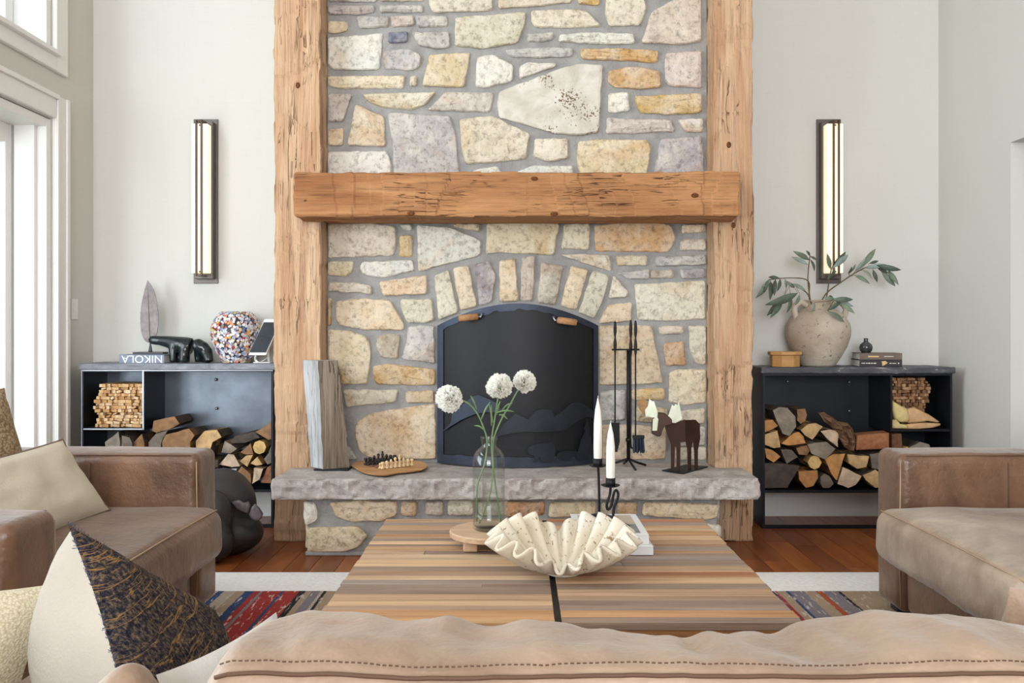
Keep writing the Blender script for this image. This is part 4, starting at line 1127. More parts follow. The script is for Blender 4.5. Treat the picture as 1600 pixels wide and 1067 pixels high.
# books with candle holders
def book(x0, x1, y0, y1, z0, z1, cov, label, rot=0, art=False, spine='front', name='book', pivot=None):
    t = .003; pr = [box('cover', x0, x1, y0, y1, z1-t, z1, cov, .0008), box('cover', x0, x1, y0, y1, z0, z0+t, cov, .0008)]
    if spine == 'front':
        pr.append(box('spine', x0, x1, y0, y0+t, z0+t, z1-t, cov)); pr.append(box('pages', x0+.004, x1-.004, y0+t, y1-.005, z0+t, z1-t, 'paper'))
    if art:
        ym = y0+(y1-y0)*.48
        pr.append(box('cover_picture', x0+.022, x1-.022, ym, y1-.022, z1, z1+.0006, 'cover_tan')); pr.append(box('cover_picture', x0+.022, x1-.022, y0+.022, ym, z1, z1+.0006, 'cover_grey'))
    return pr
thing('book', 'white hardcover book lowest under the candle holders', 'book', book(.165, .408, 2.612, 2.92, TZ+.0003, TZ+.027, 'book_white', ''))
thing('book', 'white hardcover book with framed cover picture, directly under the candle holders', 'book', book(.176, .398, 2.634, 2.932, TZ+.0273, TZ+.057, 'book_white', '', art=True))
KZ = TZ+.0576
def holder(cx, cy, stem, cupz, label, rb):
    pr = [lathe('base', [(0, 0), (rb, 0), (rb+.001, .003), (rb-.003, .005), (0, .005)], 'black_iron', (cx, cy), KZ, 32)]
    pr.append(tube('stem', stem, .0042, 'black_iron', 8, curve=6))
    e = Vector(stem[-1])
    pr.append(lathe('drip_plate', [(0, 0), (.022, .0), (.030, .004), (.030, .0055), (.02, .0025), (0, .0025)], 'black_iron', (e.x, e.y), e.z-.002, 28))
    pr.append(lathe('cup', [(0, 0), (.0135, 0), (.0155, .002), (.0155, .026), (.0135, .026), (.013, .006), (0, .005)], 'black_iron', (e.x, e.y), e.z, 20))
    thing('candle_holder', label, 'candle holder', pr); return e
e1 = holder(.268, 2.87, [(.268, 2.87, KZ+.004), (.268, 2.87, KZ+.08), (.266, 2.87, KZ+.15), (.264, 2.87, PZ(728, 2.87))], 0, 'tall straight black iron candle holder standing on the book', .046)
Y2 = 2.745
e2 = holder(PX(963, Y2), Y2, [P(958, 821, Y2), P(959, 796, Y2), P(966, 775, Y2), P(963, 766, Y2), P(959, 771, Y2), P(955, 790, Y2), P(950, 796, Y2), P(948, 788, Y2), P(953, 772, Y2), P(954, 759, Y2)], 0, 'short black iron candle holder with an S-curved stem', .042)
def candle(e, ztop, label):
    z0 = e.z+.0058; h = ztop-z0
    b = lathe('wax_body', [(0, 0), (.0125, 0), (.0135, .004), (.0145, h*.3), (.0135, h*.62), (.0095, h*.82), (.0035, h*.95), (.0015, h), (0, h)], 'wax', (e.x, e.y), z0, 20)
    wk = tube('wick', [(e.x, e.y, z0+h-.002), (e.x+.001, e.y, z0+h+.008)], .001, 'wax', 5)
    thing('taper_candle', label, 'candle', [b, wk])
candle(e1, PZ(622, 2.87), 'ivory taper candle in the tall straight holder'); candle(e2, PZ(661, Y2), 'ivory taper candle in the holder with the S-curved stem')

# ------------------------------------------------------------------ things on the hearth
def beamblock():
    bt = [(PX(486, 4.44), 4.44), (PX(505, 4.36), 4.36), (PX(546, 4.42), 4.42), (PX(528, 4.49), 4.488)]; zt = PZ(563, 4.42); z0 = HZ+.012
    tpx = [(PX(473, 4.44), 4.44), (PX(497, 4.365), 4.365), (PX(528, 4.42), 4.42), (PX(508, 4.49), 4.488)]
    V = []; Fc = []; n = 26; m = 8
    for i in range(n+1):
        t = i/n
        for k in range(4):
            a = Vector(bt[k]).lerp(Vector(tpx[k]), t); b = Vector(bt[(k+1) % 4]).lerp(Vector(tpx[(k+1) % 4]), t)
            for j in range(m):
                p = a.lerp(b, j/m); d = fn3((p.x*4, p.y*4, t*1.2), 9, k)*.004
                V.append((p.x+d, p.y+d*.6, z0+(zt-z0)*t))
    w = 4*m
    for i in range(n):
        for j in range(w): Fc.append((i*w+j, i*w+(j+1) % w, (i+1)*w+(j+1) % w, (i+1)*w+j))
    Fc.append(tuple(range(w))[::-1]); Fc.append(tuple(n*w+j for j in range(w)))
    b = mk('beam_body', V, Fc, 'grey_wood', False, None, (255, 255, 255)); b.data.materials.append(MATS['brown_grey_wood'])
    for f in b.data.polygons:
        if f.index < n*w and (f.index % w)//m in (1, 2): f.material_index = 1
    f = box('stand_plate', PX(492, 4.40), PX(546, 4.40), 4.375, 4.47, HZ, HZ+.012, 'black_iron', .002)
    thing('weathered_beam', 'short weathered grey barn beam leaning upright on the hearth', 'beam', [b, f])
beamblock()
# chess set
def chess():
    pts = []
    for (a, b) in ((549, 727), (556, 721), (575, 718), (600, 716), (630, 716), (652, 719), (664, 723), (668, 728), (660, 733), (640, 736), (620, 738), (605, 741), (590, 741), (575, 739), (563, 735)):
        q = PG(a, b, HZ+.016); q.y = min(q.y, 4.628-.0005*len(pts)); pts.append(q)
    Q = catmull(pts+[pts[0]], 3)[:-1]; n = len(Q); bm = bmesh.new(); c = sum(Q, Vector())/n; rings = []
    for dz, s in ((-.015, .93), (-.006, .99), (-.001, 1), (0, .985)):
        rings.append([bm.verts.new((c.x+(q.x-c.x)*s, c.y+(q.y-c.y)*s, q.z+dz)) for q in Q])
    for a, b in zip(rings, rings[1:]):
        for i in range(n):
            f = bm.faces.new((a[i], a[(i+1) % n], b[(i+1) % n], b[i])); f.material_index = 1 if a is rings[0] else 0
    bm.faces.new(rings[0]); bm.faces.new(rings[-1])
    b = frombm('board_slab', bm, ['board_wood', 'bark'])
    zt = HZ+.016; O = Vector((-.79, 4.475)); U = Vector((.78, .626)); W = Vector((.626, -.78)); sq = .0245
    parts = [b]
    sm = [None, None]
    for i in range(8):
        for j in range(8):
            if (i+j) % 2:
                p = O+U*sq*i+W*sq*j; h = sq*.49
                V = [tuple(p+U*h*a+W*h*d)+(zt+.0012,) for a, d in ((-1, -1), (1, -1), (1, 1), (-1, 1))]+[tuple(p+U*h*a+W*h*d)+(zt-.001,) for a, d in ((-1, -1), (1, -1), (1, 1), (-1, 1))]
                parts.append(mk('square', V, [(0, 1, 2, 3), (0, 4, 5, 1), (1, 5, 6, 2), (2, 6, 7, 3), (3, 7, 4, 0), (7, 6, 5, 4)], 'brown_hide'))
    thing('chess_board', 'live-edge wooden chess board lying on the hearth slab', 'board', parts)
    prof = {'pawn': [(0, 0), (.0095, 0), (.0095, .004), (.005, .008), (.004, .016), (.0065, .018), (.0065, .022), (.004, .026), (0, .027)],
            'rook': [(0, 0), (.0105, 0), (.0105, .005), (.006, .009), (.0055, .022), (.009, .025), (.009, .034), (.006, .034), (.006, .030), (0, .030)],
            'knight': [(0, 0), (.0105, 0), (.0105, .005), (.0055, .010), (.007, .020), (.0095, .030), (.006, .037), (0, .039)],
            'bishop': [(0, 0), (.0105, 0), (.0105, .005), (.0055, .010), (.0045, .026), (.0075, .029), (.0065, .038), (.002, .044), (0, .046)],
            'queen': [(0, 0), (.0115, 0), (.0115, .005), (.006, .010), (.005, .034), (.009, .046), (.006, .048), (.003, .052), (0, .053)],
            'king': [(0, 0), (.0115, 0), (.0115, .005), (.006, .010), (.005, .036), (.009, .047), (.004, .050), (.004, .054), (.007, .057), (.003, .062), (0, .063)]}
    me = {}
    for col, mt in (('black', 'chess_black'), ('cream', 'chess_cream')):
        for k, pf in prof.items():
            o = lathe('chess_piece', pf, mt, n=12); me[col, k] = o.data; bpy.data.objects.remove(o)
    order = ['rook', 'knight', 'bishop', 'queen', 'king', 'bishop', 'knight', 'rook']
    for col, j0, j1 in (('black', 0, 1), ('cream', 7, 6)):
        for i in range(8):
            for k, j in ((order[i], j0), ('pawn', j1)):
                p = O+U*sq*i+W*sq*j; o = bpy.data.objects.new('chess_'+k, me[col, k]); COL.objects.link(o); o.location = (p.x, p.y, zt+.0012)
                setp(o, 'small %s wooden chess %s on the live-edge board' % (col, k), 'chess piece', '%s chess %ss' % (col, k))
chess()
# fire tools
def tools():
    Yt = 4.50; xc = PX(982, Yt); zc = PZ(546, Yt); hub = HZ+.045
    ps = [tube('post', [(xc, Yt, hub-.005), (xc, Yt, zc)], .010, 'black_iron', 8)]
    for (a, b) in ((947, 4.55), (1009, 4.54), (993, 4.39), (975, 4.60)):
        ps.append(tube('foot', [(xc, Yt, hub), ((xc+PX(a, b))/2, (Yt+b)/2, HZ+.022), (PX(a, b), b, HZ+.005)], .006, 'black_iron', 8))
    ps.append(tube('cross_arm', [(PX(956, Yt-.02), Yt-.02, zc), (PX(999, Yt-.02), Yt-.02, zc)], .005, 'black_iron', 6))
    ps.append(tube('cross_arm', [(xc, Yt-.05, zc-.002), (xc, Yt+.05, zc-.002)], .005, 'black_iron', 6))
    ps.append(lathe('collar', [(.008, -.008), (.015, -.008), (.015, .008), (.008, .008)], 'black_iron', (xc, Yt), PZ(687, Yt), 16))
    thing('fire_tool_stand', 'black iron four-footed stand holding the fireplace tools', 'tool stand', ps)
    def shaft(x, y, z0, z1):
        bm = bmesh.new(); pts = []; rad = []
        for i in range(41):
            t = i/40; pts.append((x, y, z0+(z1-z0)*t)); rad.append(.0045 if t < .70 else (.0045+.005*abs(math.sin((t-.7)/.3*2*PI))*(1 if t < .98 else .3)))
        tube_bm(bm, pts, rad, 6); return frombm('shaft', bm, 'black_iron', True)
    y = Yt-.035; x = PX(961, y)
    sh = shaft(x, y, PZ(665, y), PZ(502, y))
    V = [(x-.022, y-.012, PZ(660, y)), (x+.022, y-.012, PZ(660, y)), (x+.024, y-.004, PZ(690, y)), (x+.012, y, PZ(706, y)), (x-.012, y, PZ(706, y)), (x-.024, y-.004, PZ(690, y))]
    bl = prism('blade', V, (0, .006, 0), 'black_iron'); thing('ash_shovel', 'black iron ash shovel hanging from the tool stand', 'shovel', [sh, bl])
    x = PX(993, y); sh = shaft(x, y, PZ(682, y), PZ(501, y))
    bh = box('brush_head', x-.015, x+.045, y-.014, y+.014, PZ(685, y), PZ(680, y), 'black_iron', .002)
    bm = bmesh.new(); rr = random.Random(2)
    for i in range(90):
        a, b = rr.uniform(-.012, .040), rr.uniform(-.012, .012); p = Vector((x+a, y+b, PZ(684, y))); q = Vector((x+a*1.12, y+b*1.4, PZ(706+rr.uniform(-3, 2), y)))
        tube_bm(bm, [p, q], .0022, 4)
    br = frombm('bristles', bm, 'screen_iron'); br['kind'] = 'stuff'
    thing('hearth_brush', 'dark hearth brush hanging from the tool stand', 'brush', [sh, bh, br])
    y = Yt+.04; x = PX(985.5, y); sh = shaft(x, y, PZ(690, y), PZ(500, y)); hk = tube('hook', [(x, y, PZ(690, y)), (x+.004, y, PZ(700, y)), (x+.02, y, PZ(698, y))], .0045, 'black_iron', 6, curve=4)
    thing('fire_poker', 'black iron poker hanging behind the stand post', 'poker', [sh, hk])
tools()
# moose
def moose():
    Yc = 4.40; S = lambda a, b, Y=Yc: P(940+a/3.811, 480+b/3.811, Y)
    pr = []
    c = [PG(1034, 735, HZ+.003), PG(1068, 740.5, HZ+.003), PG(1106, 729, HZ+.003), PG(1072, 726, HZ+.003)]
    pr.append(prism('base_plate', [v-Vector((0, 0, .003)) for v in c], (0, 0, .005), 'black_iron'))
    # front plate (shoulders, forelegs) and rear plate (flank, hind legs), angled to one another
    fr = [(370, 672), (400, 690), (440, 690), (497, 668), (500, 800), (470, 805), (468, 975), (448, 975), (446, 830), (436, 828), (432, 975), (414, 975), (412, 820), (385, 740)]
    pr.append(prism('front_body', [S(a, b, 4.36+(a-370)*.0001) for a, b in fr], (0, .008, 0), 'moose_brown'))
    re = [(485, 672), (560, 670), (585, 695), (588, 780), (574, 850), (574, 970), (556, 970), (552, 860), (545, 796), (535, 840), (534, 970), (515, 970), (510, 840), (500, 800), (485, 800)]
    pr.append(prism('rear_body', [S(a, b, 4.375+(a-485)*.0004) for a, b in re], (0, .008, 0), 'moose_brown'))
    hd = [(318, 640), (345, 627), (380, 632), (420, 668), (420, 700), (372, 700), (355, 765), (340, 772), (300, 755), (302, 690)]
    h = prism('head', [S(a, b, 4.335) for a, b in hd], (0, .035, 0), 'moose_brown', bev=.004)
    fc = [(306, 665), (330, 650), (338, 668), (330, 735), (302, 735)]
    prism('muzzle_plate', [S(a, b, 4.332) for a, b in fc], (0, .004, 0), 'moose_silver', h); pr.append(h)
    a1 = [(330, 660), (300, 655), (262, 650), (258, 610), (275, 590), (285, 545), (300, 560), (312, 560), (325, 600), (335, 630)]
    pr.append(prism('antler', [S(a, b, 4.33) for a, b in a1], (0, .004, 0), 'moose_silver'))
    a3 = [(262, 650), (225, 610), (212, 560), (235, 550), (245, 530), (262, 545), (280, 590), (262, 610)]
    pr.append(prism('antler', [S(a, b, 4.345) for a, b in a3], (0, .004, 0), 'moose_antler'))
    a2 = [(380, 660), (400, 640), (420, 580), (432, 590), (440, 575), (452, 585), (458, 560), (468, 600), (480, 665), (440, 690), (400, 680)]
    pr.append(prism('antler', [S(a, b, 4.35) for a, b in a2], (0, .004, 0), 'moose_silver'))
    thing('moose_figure', 'brown sheet-metal moose with shiny antlers standing on the hearth', 'sculpture', pr)
moose()

# ------------------------------------------------------------------ things on the console by the door
LT = LZT
pr = book(PX(187, 4.86), PX(257, 4.86), 4.855, 5.035, LT, LT+.048, 'book_blue', '')
def lettering(txt, size, mat, M, name='lettering'):
    c = bpy.data.curves.new(name, 'FONT'); c.body = txt; c.size = size; c.extrude = .0008; c.align_x = 'CENTER'; c.align_y = 'CENTER'
    o = bpy.data.objects.new(name, c); COL.objects.link(o); dg = bpy.context.evaluated_depsgraph_get(); me = bpy.data.meshes.new_from_object(o.evaluated_get(dg)); bpy.data.objects.remove(o)
    me.transform(M); me.materials.clear(); me.materials.append(MATS[mat]); q = bpy.data.objects.new(name, me); COL.objects.link(q); return q
pr.append(lettering('NIKOLA', .060, 'letter_white', Matrix.Translation((PX(224.5, 4.853), 4.8538, LT+.026)) @ Matrix.Rotation(PI, 4, 'Y') @ Matrix.Rotation(PI/2, 4, 'X') if False else Matrix.Translation((PX(222, 4.853), 4.8538, LT+.025)) @ Matrix.Rotation(PI/2, 4, 'X') @ Matrix.Rotation(PI, 4, 'Z') @ Matrix.Scale(1.06, 4, (1, 0, 0))))
thing('book', 'grey-blue book with upside-down white lettering under the leaf sculpture', 'book', pr)
def leafsculpt():
    Y = 4.99; pr = []; zb = LT+.0485
    pr.append(box('base', PX(212, Y), PX(259, Y), Y-.04, Y+.04, zb, zb+.012, 'leaf_dark', .002))
    pr.append(lathe('stand', [(0, 0), (.012, 0), (.010, .01), (.005, .04), (.004, .075), (0, .075)], 'leaf_dark', (PX(235, Y), Y), zb+.012, 12))
    L = [(231, 438), (226, 455), (221, 480), (220, 505), (223, 525), (231, 535), (240, 532), (246, 520), (248, 500), (246, 475), (240, 452)]
    n = len(L); c = Vector((PX(234, Y), Y, PZ(495, Y))); bm = bmesh.new(); o_ = []; rings = []
    Q = catmull([P(a, b, Y) for a, b in L]+[P(*L[0], Y)], 3)[:-1]
    mid = [bm.verts.new((PX(231+(235-231)*t, Y), Y-.006, PZ(438+(535-438)*t, Y))) for t in [i/12 for i in range(13)]]
    fr_ = [bm.verts.new(q) for q in Q]
    f = bm.faces.new(fr_); bmesh.ops.delete(bm, geom=mid, context='VERTS')
    bmesh.ops.triangulate(bm, faces=[f])
    o = frombm('blade', bm, 'leaf_metal'); m = o.modifiers.new('t', 'SOLIDIFY'); m.thickness = .006; pr.append(o)
    pr.append(tube('midrib', [P(231, 441, Y-.004), P(233, 490, Y-.004), P(235, 534, Y-.002)], [.002, .0035, .005], 'leaf_dark', 6))
    for k in range(7):
        y0 = 462+k*10
        for s in (-1, 1): pr.append(tube('vein', [P(233, y0+6, Y-.0035), P(233+s*(8+2*min(k, 3)-max(0, k-4)*2), y0-4, Y-.0035)], .0014, 'leaf_dark', 5))
    thing('leaf_sculpture', 'tall brown metal leaf sculpture on a small dark stand', 'sculpture', pr)
leafsculpt()
def remesh(o, vox=.006, it=8):
    m = o.modifiers.new('r', 'REMESH'); m.mode = 'VOXEL'; m.voxel_size = vox; m.use_smooth_shade = True
    s = o.modifiers.new('s', 'SMOOTH'); s.iterations = it; s.factor = .6
    dg = bpy.context.evaluated_depsgraph_get(); me = bpy.data.meshes.new_from_object(o.evaluated_get(dg))
    mats = [q for q in o.data.materials]; o.modifiers.clear(); o.data = me
    me.materials.clear()
    for q in mats: me.materials.append(q)
    me.shade_smooth(); return o
def bears():
    Y = 4.92; k = 1/3.81
    Z = lambda a, b, dy=0: P(120+a*k, 420+b*k, Y+dy)
    bm = bmesh.new()
    tube_bm(bm, [Z(432, 408), Z(450, 415), Z(490, 418), Z(540, 425), Z(600, 440), Z(650, 450), Z(684, 455)], [.018, .026, .027, .034, .046, .052, .050], 14)
    for a0, a1, dy, r0 in ((572, 574, -.025, .021), (640, 635, -.03, .030), (604, 612, .03, .024), (652, 650, .03, .022)):
        tube_bm(bm, [Z(a0, 440, dy*.6), Z(a0, 500, dy), Z(a1, 548, dy)], [.028, r0, r0*.95], 12)
    o = frombm('bear_bookend', bm, 'dark_serpentine', True); o = remesh(o)
    mz = min(v.co.z for v in o.data.vertices); o.data.transform(Matrix.Translation((0, 0, LT-mz)))
    single(o, 'polished dark green stone bear front with long neck beside the book', 'sculpture')
    bm = bmesh.new()
    tube_bm(bm, [Z(700, 455, .01), Z(720, 450, .01), Z(750, 465, .01), Z(772, 490, .01), Z(782, 520, -.01), Z(788, 548, -.015)], [.040, .044, .040, .036, .028, .026], 14)
    tube_bm(bm, [Z(724, 460, .01), Z(722, 510, .02), Z(724, 548, .02)], [.028, .022, .020], 12)
    tube_bm(bm, [Z(760, 480, .03), Z(770, 520, .04), Z(772, 548, .04)], [.03, .022, .022], 12)
    o = frombm('bear_bookend', bm, 'dark_serpentine', True); o = remesh(o)
    mz = min(v.co.z for v in o.data.vertices); o.data.transform(Matrix.Translation((0, 0, LT-mz)))
    single(o, 'dark stone bear hindquarters arching beside the button vase', 'sculpture')
bears()
def button_vase():
    Y = 4.94; c = (PX(369, Y), Y); R0 = 37*Y/F
    pf = [(0, 0), (.062, 0), (.068, .004), (.095, .045), (.125, .105), (.1355, .155), (.134, .20), (.118, .245), (.09, .278), (.078, .286), (.078, .290), (.070, .290), (.066, .27), (0, .27)]
    b = lathe('vase_body', pf, 'sculpture_dark', c, LT, 40)
    prof = [(r, z) for r, z in pf[2:10]]; bm = bmesh.new(); cl = bm.loops.layers.color.new('Col'); rr = random.Random(5)
    pal = [(240, 238, 240), (236, 236, 240), (224, 222, 228), (214, 214, 226), (160, 176, 206), (206, 190, 196), (176, 56, 66), (222, 150, 110), (120, 130, 160), (236, 226, 206), (150, 120, 110), (196, 196, 200), (90, 110, 150), (210, 180, 90)]
    tot = [0]
    for a, b2 in zip(prof, prof[1:]): tot.append(tot[-1]+math.hypot(b2[0]-a[0], b2[1]-a[1]))
    n = 1500
    for i in range(n):
        s = (i+.5)/n*tot[-1]
        for k in range(len(prof)-1):
            if s <= tot[k+1]: break
        t = (s-tot[k])/(tot[k+1]-tot[k]); r = prof[k][0]+(prof[k+1][0]-prof[k][0])*t; z = prof[k][1]+(prof[k+1][1]-prof[k][1])*t
        if rr.random() > r/.136: continue
        sl = math.atan2(prof[k+1][1]-prof[k][1], prof[k+1][0]-prof[k][0]); th = i*2.39996+rr.uniform(-.1, .1)
        nr = Vector((math.sin(sl)*math.cos(th), math.sin(sl)*math.sin(th), -math.cos(sl))); p = Vector((c[0]+r*math.cos(th), c[1]+r*math.sin(th), LT+z))+nr*.0015
        u = nr.orthogonal().normalized(); v = nr.cross(u); q = rr.uniform(.006, .0105); cc = tuple(q_/255 for q_ in rr.choice(pal))+(1,)
        A = [bm.verts.new(p+nr*.003+(u*math.cos(j*PI/4)+v*math.sin(j*PI/4))*q) for j in range(8)]; B = [bm.verts.new(p-nr*.002+(u*math.cos(j*PI/4)+v*math.sin(j*PI/4))*q) for j in range(8)]
        fs = [bm.faces.new(A)]+[bm.faces.new((A[j], B[j], B[(j+1) % 8], A[(j+1) % 8])) for j in range(8)]
        for f in fs:
            for l in f.loops: l[cl] = cc
    o = frombm('button_mosaic', bm, 'buttons'); o['kind'] = 'stuff'
    thing('button_vase', 'round vase covered in a mosaic of coloured buttons', 'vase', [b, o])
button_vase()
def tablet():
    Y = 4.88; Z = lambda a, b, y=Y: P(380+a/10.67, 480+b/10.67, y)
    q = [Z(85, 800, 4.85), Z(375, 800, 4.85), Z(640, 205, 4.93), Z(350, 205, 4.93)]
    b = prism('tablet_case', q, (.003, .008, .004), 'tablet_white', bev=.001)
    s = [Z(110, 752, 4.854), Z(378, 752, 4.854), Z(610, 250, 4.922), Z(345, 250, 4.922)]
    sc = prism('tablet_screen', [p+Vector((0, -.004, 0)) for p in s], (0, .003, .0), 'tablet_screen', b)
    st = tube('stand_arm', [Z(210, 800, 4.87), Z(200, 870, 4.9), Z(250, 925, 4.9)], [.006, .006, .008], 'tablet_white', 8, curve=4)
    st2 = tube('support', [Z(400, 560, 4.91), Z(420, 800, 4.95), Z(430, 930, 4.96)], .008, 'tablet_white', 8)
    pl = box('stand_foot', PX(398, 4.9), PX(424, 4.9), 4.87, 4.98, LT, LT+.006, 'tablet_white', .002)
    for o in (st, st2):
        for v in o.data.vertices: v.co.z = max(v.co.z, LT+.002)
    cb = tube('cable', [Z(290, 905, 4.86), Z(350, 880, 4.85), Z(400, 840, 4.87), Z(430, 800, 4.92)], .0016, 'tablet_white', 5, curve=4)
    thing('tablet_on_stand', 'white tablet propped on a small stand against the timber post', 'tablet', [b, st, st2, pl, cb])
tablet()

# ------------------------------------------------------------------ things on the dark console
RT = RZT
def amphora():
    Y = 4.97; c = (PX(1278, Y), Y); h = PZ(469, Y)-RT
    pf = [(0, 0), (.088, 0), (.096, .006), (.125, .05), (.158, .11), (.177, .17), (.180, .205), (.172, .245), (.148, .285), (.110, .315), (.082, .332), (.070, .345), (.068, .362), (.076, h-.006), (.080, h), (.066, h), (.060, h-.02), (.056, .34), (.09, .30), (.10, .25), (0, .1)]
    b = lathe('jar_body', pf, 'amphora', c, RT, 48); pr = [b]
    for s in (-1, 1):
        e = [(c[0]+s*.070, Y-.02, RT+h-.03), (c[0]+s*.112, Y-.03, RT+h-.012), (c[0]+s*.146, Y-.035, RT+h-.045), (c[0]+s*.140, Y-.035, RT+h-.085), (c[0]+s*.132, Y-.03, RT+.27)]
        pr.append(tube('handle', e, [.017, .018, .017, .017, .02], 'amphora', 10, curve=5))
    thing('amphora', 'speckled clay amphora with two handles holding leafy branches', 'vase', pr)
amphora()
def branch(stem, leaves, label, y0, y1):
    Z = lambda a, b, y: P(1160+a/4.447, 360+b/4.447, y)
    n = len(stem); pts = [Z(a, b, y0+(y1-y0)*i/max(1, n-1)) for i, (a, b) in enumerate(stem)]
    xa = PX(1278, 4.97); root = Vector((xa+(pts[0].x-xa)*.4, 4.97+(y0-4.95)*1.0, RT+.22))
    pr = [tube('stem', [root]+pts, [.005]+[.004-.002*i/n for i in range(n)], 'twig', 6, curve=5)]
    rr = random.Random(len(stem)*7+len(leaves))
    for k, (a, b, a2, b2) in enumerate(leaves):
        yy = y1+rr.uniform(-.05, .03); p0 = Z(a, b, yy); p1 = Z(a2, b2, yy+rr.uniform(-.05, .04)); d = p1-p0; L = d.length
        sd = d.cross(Vector((rr.uniform(-.5, .5), -1, rr.uniform(-.3, .3)))).normalized(); nn = sd.cross(d).normalized(); wv = L*.10+.003; V = []; Fc = []
        prof = [0.02, .55, .92, 1.0, .85, .5, 0.02]
        for i, w_ in enumerate(prof):
            t = i/6; m = p0+d*t+nn*math.sin(t*PI)*L*.10
            V += [m+sd*wv*w_+nn*.18*wv*w_, m, m-sd*wv*w_+nn*.18*wv*w_]
        for i in range(6):
            for j in (0, 1): Fc.append((i*3+j, i*3+j+1, i*3+j+4, i*3+j+3))
        o = mk('leaf', V, Fc, 'leaf_green', True, None, rr.choice([(118, 134, 112), (96, 112, 94), (138, 154, 138), (84, 98, 82), (146, 164, 156)])); m_ = o.modifiers.new('t', 'SOLIDIFY'); m_.thickness = .001
        pr.append(o)
        # petiole to the nearest point of the stem
        q = min((x for x in catmull(pts, 6)), key=lambda x: (x-p0).length)
        if (q-p0).length > .006: tube('petiole', [p0, q], .0012, 'twig', 5, o)
    thing('leafy_branch', label, 'branch', pr)
branch([(470, 475), (455, 330), (470, 170)], [(465, 205, 350, 143), (457, 240, 342, 185), (470, 200, 500, 285), (470, 180, 520, 215), (468, 175, 440, 140)], 'upright leafy branch rising straight from the amphora mouth', 4.95, 4.92)
branch([(465, 470), (455, 350), (330, 330), (185, 342)], [(185, 342, 92, 470), (190, 345, 190, 485), (230, 338, 222, 455), (262, 335, 240, 425), (295, 335, 302, 400), (180, 342, 150, 435), (260, 330, 180, 325), (200, 342, 130, 400)], 'arching leafy branch drooping over the wooden box side, topmost on that side', 4.985, 4.93)
branch([(468, 470), (400, 400), (310, 355)], [(385, 435, 155, 518), (285, 465, 168, 595), (278, 485, 192, 610), (335, 450, 308, 575), (398, 440, 370, 518), (310, 358, 360, 400), (340, 370, 440, 420)], 'low leafy branch hanging beside the amphora handle above the wooden box', 4.922, 4.85)
branch([(560, 470), (700, 350), (830, 270), (920, 240), (1000, 240)], [(780, 285, 860, 180), (840, 250, 925, 128), (850, 262, 1000, 235), (930, 240, 1105, 275), (960, 275, 1062, 388), (1010, 275, 1086, 380), (905, 270, 938, 362), (835, 275, 900, 335), (780, 310, 886, 372), (745, 290, 785, 232), (930, 250, 1020, 300), (735, 300, 760, 250), (880, 230, 945, 212)], 'long leafy branch reaching out over the two books', 4.95, 4.90)
branch([(585, 460), (605, 330), (622, 255)], [(612, 268, 588, 158), (625, 262, 735, 168), (630, 240, 718, 148), (615, 330, 640, 250), (610, 300, 590, 345)], 'short leafy branch in front of the wall sconce', 4.985, 4.955)
branch([(600, 465), (640, 485)], [(615, 482, 770, 480), (640, 488, 772, 528), (680, 505, 782, 578), (590, 555, 682, 490), (595, 562, 708, 638), (500, 500, 480, 570), (560, 470, 640, 475)], 'drooping leafy sprig with bluish leaves on the amphora shoulder', 4.918, 4.76)
def hexbox():
    Y = 4.868; c = (PX(1226, Y), Y); pr = []
    for nm, r, z0, z1 in (('box_body', .084, 0, .066), ('lid', .096, .0665, .086)):
        pr.append(prism(nm, [(c[0]+r*math.cos(a*PI/4+PI/8), c[1]+r*.8*math.sin(a*PI/4+PI/8), RT+z0) for a in range(8)], (0, 0, z1-z0), 'box_wood', bev=.003))
    thing('wooden_box', 'small eight-sided honey-coloured wooden box with lid', 'box', pr)
hexbox()
def rbook(z0, z1, cov, label, deco):
    Y0 = 4.86; x0, x1 = PX(1347, Y0), PX(1411, Y0); t = .003
    pr = [box('spine', x0, x1, Y0, Y0+t, z0+t, z1-t, cov, .001), box('cover', x0-.004, x1, Y0, Y0+.16, z1-t, z1, cov, .0008), box('cover', x0-.004, x1, Y0, Y0+.16, z0, z0+t, cov, .0008), box('pages', x0+.0, x1-.004, Y0+t, Y0+.155, z0+t, z1-t, 'paper')]
    if deco:
        zc = (z0+z1)/2
        for (a, b, hh) in ((1350, 1352, .004), (1352.6, 1355, .005), (1356.5, 1359, .004), (1360, 1363, .005), (1364, 1367, .004), (1368, 1372, .005), (1392, 1395, .004), (1396, 1402, .003)):
            pr.append(box('lettering', PX(a, Y0), PX(b, Y0), Y0-.0006, Y0, zc-hh/2, zc+hh/2, 'paper'))
        pr.append(prism('emblem', [P(a, b, Y0) for a, b in ((1380, 564.5), (1386, 563.8), (1389.5, 567), (1384, 570.5), (1381, 571.6), (1381, 568))], (0, -.0008, 0), 'gold'))
        pr.append(lathe('publisher_mark', [(0, 0), (.004, 0), (.004, .0008), (0, .0008)], 'paper', n=10)); pr[-1].data.transform(Matrix.Translation(P(1405.5, 567.5, Y0)) @ Matrix.Rotation(PI/2, 4, 'X'))
    else:
        pr.append(box('lettering', PX(1360, Y0), PX(1376, Y0), Y0-.0006, Y0, z0+.014, z0+.022, 'gold')); pr.append(box('lettering', PX(1384, Y0), PX(1398, Y0), Y0-.0006, Y0, z0+.017, z0+.020, 'paper'))
    e = thing('book', label, 'book', pr); e.rotation_euler = (0, 0, -.12); return e
rbook(RT, RT+.039, 'book_dark', 'dark book with a gold leaf emblem on its spine, lower of two', True)
rbook(RT+.0393, RT+.077, 'book_brown', 'faded brown hardcover book on top of the dark one', False)
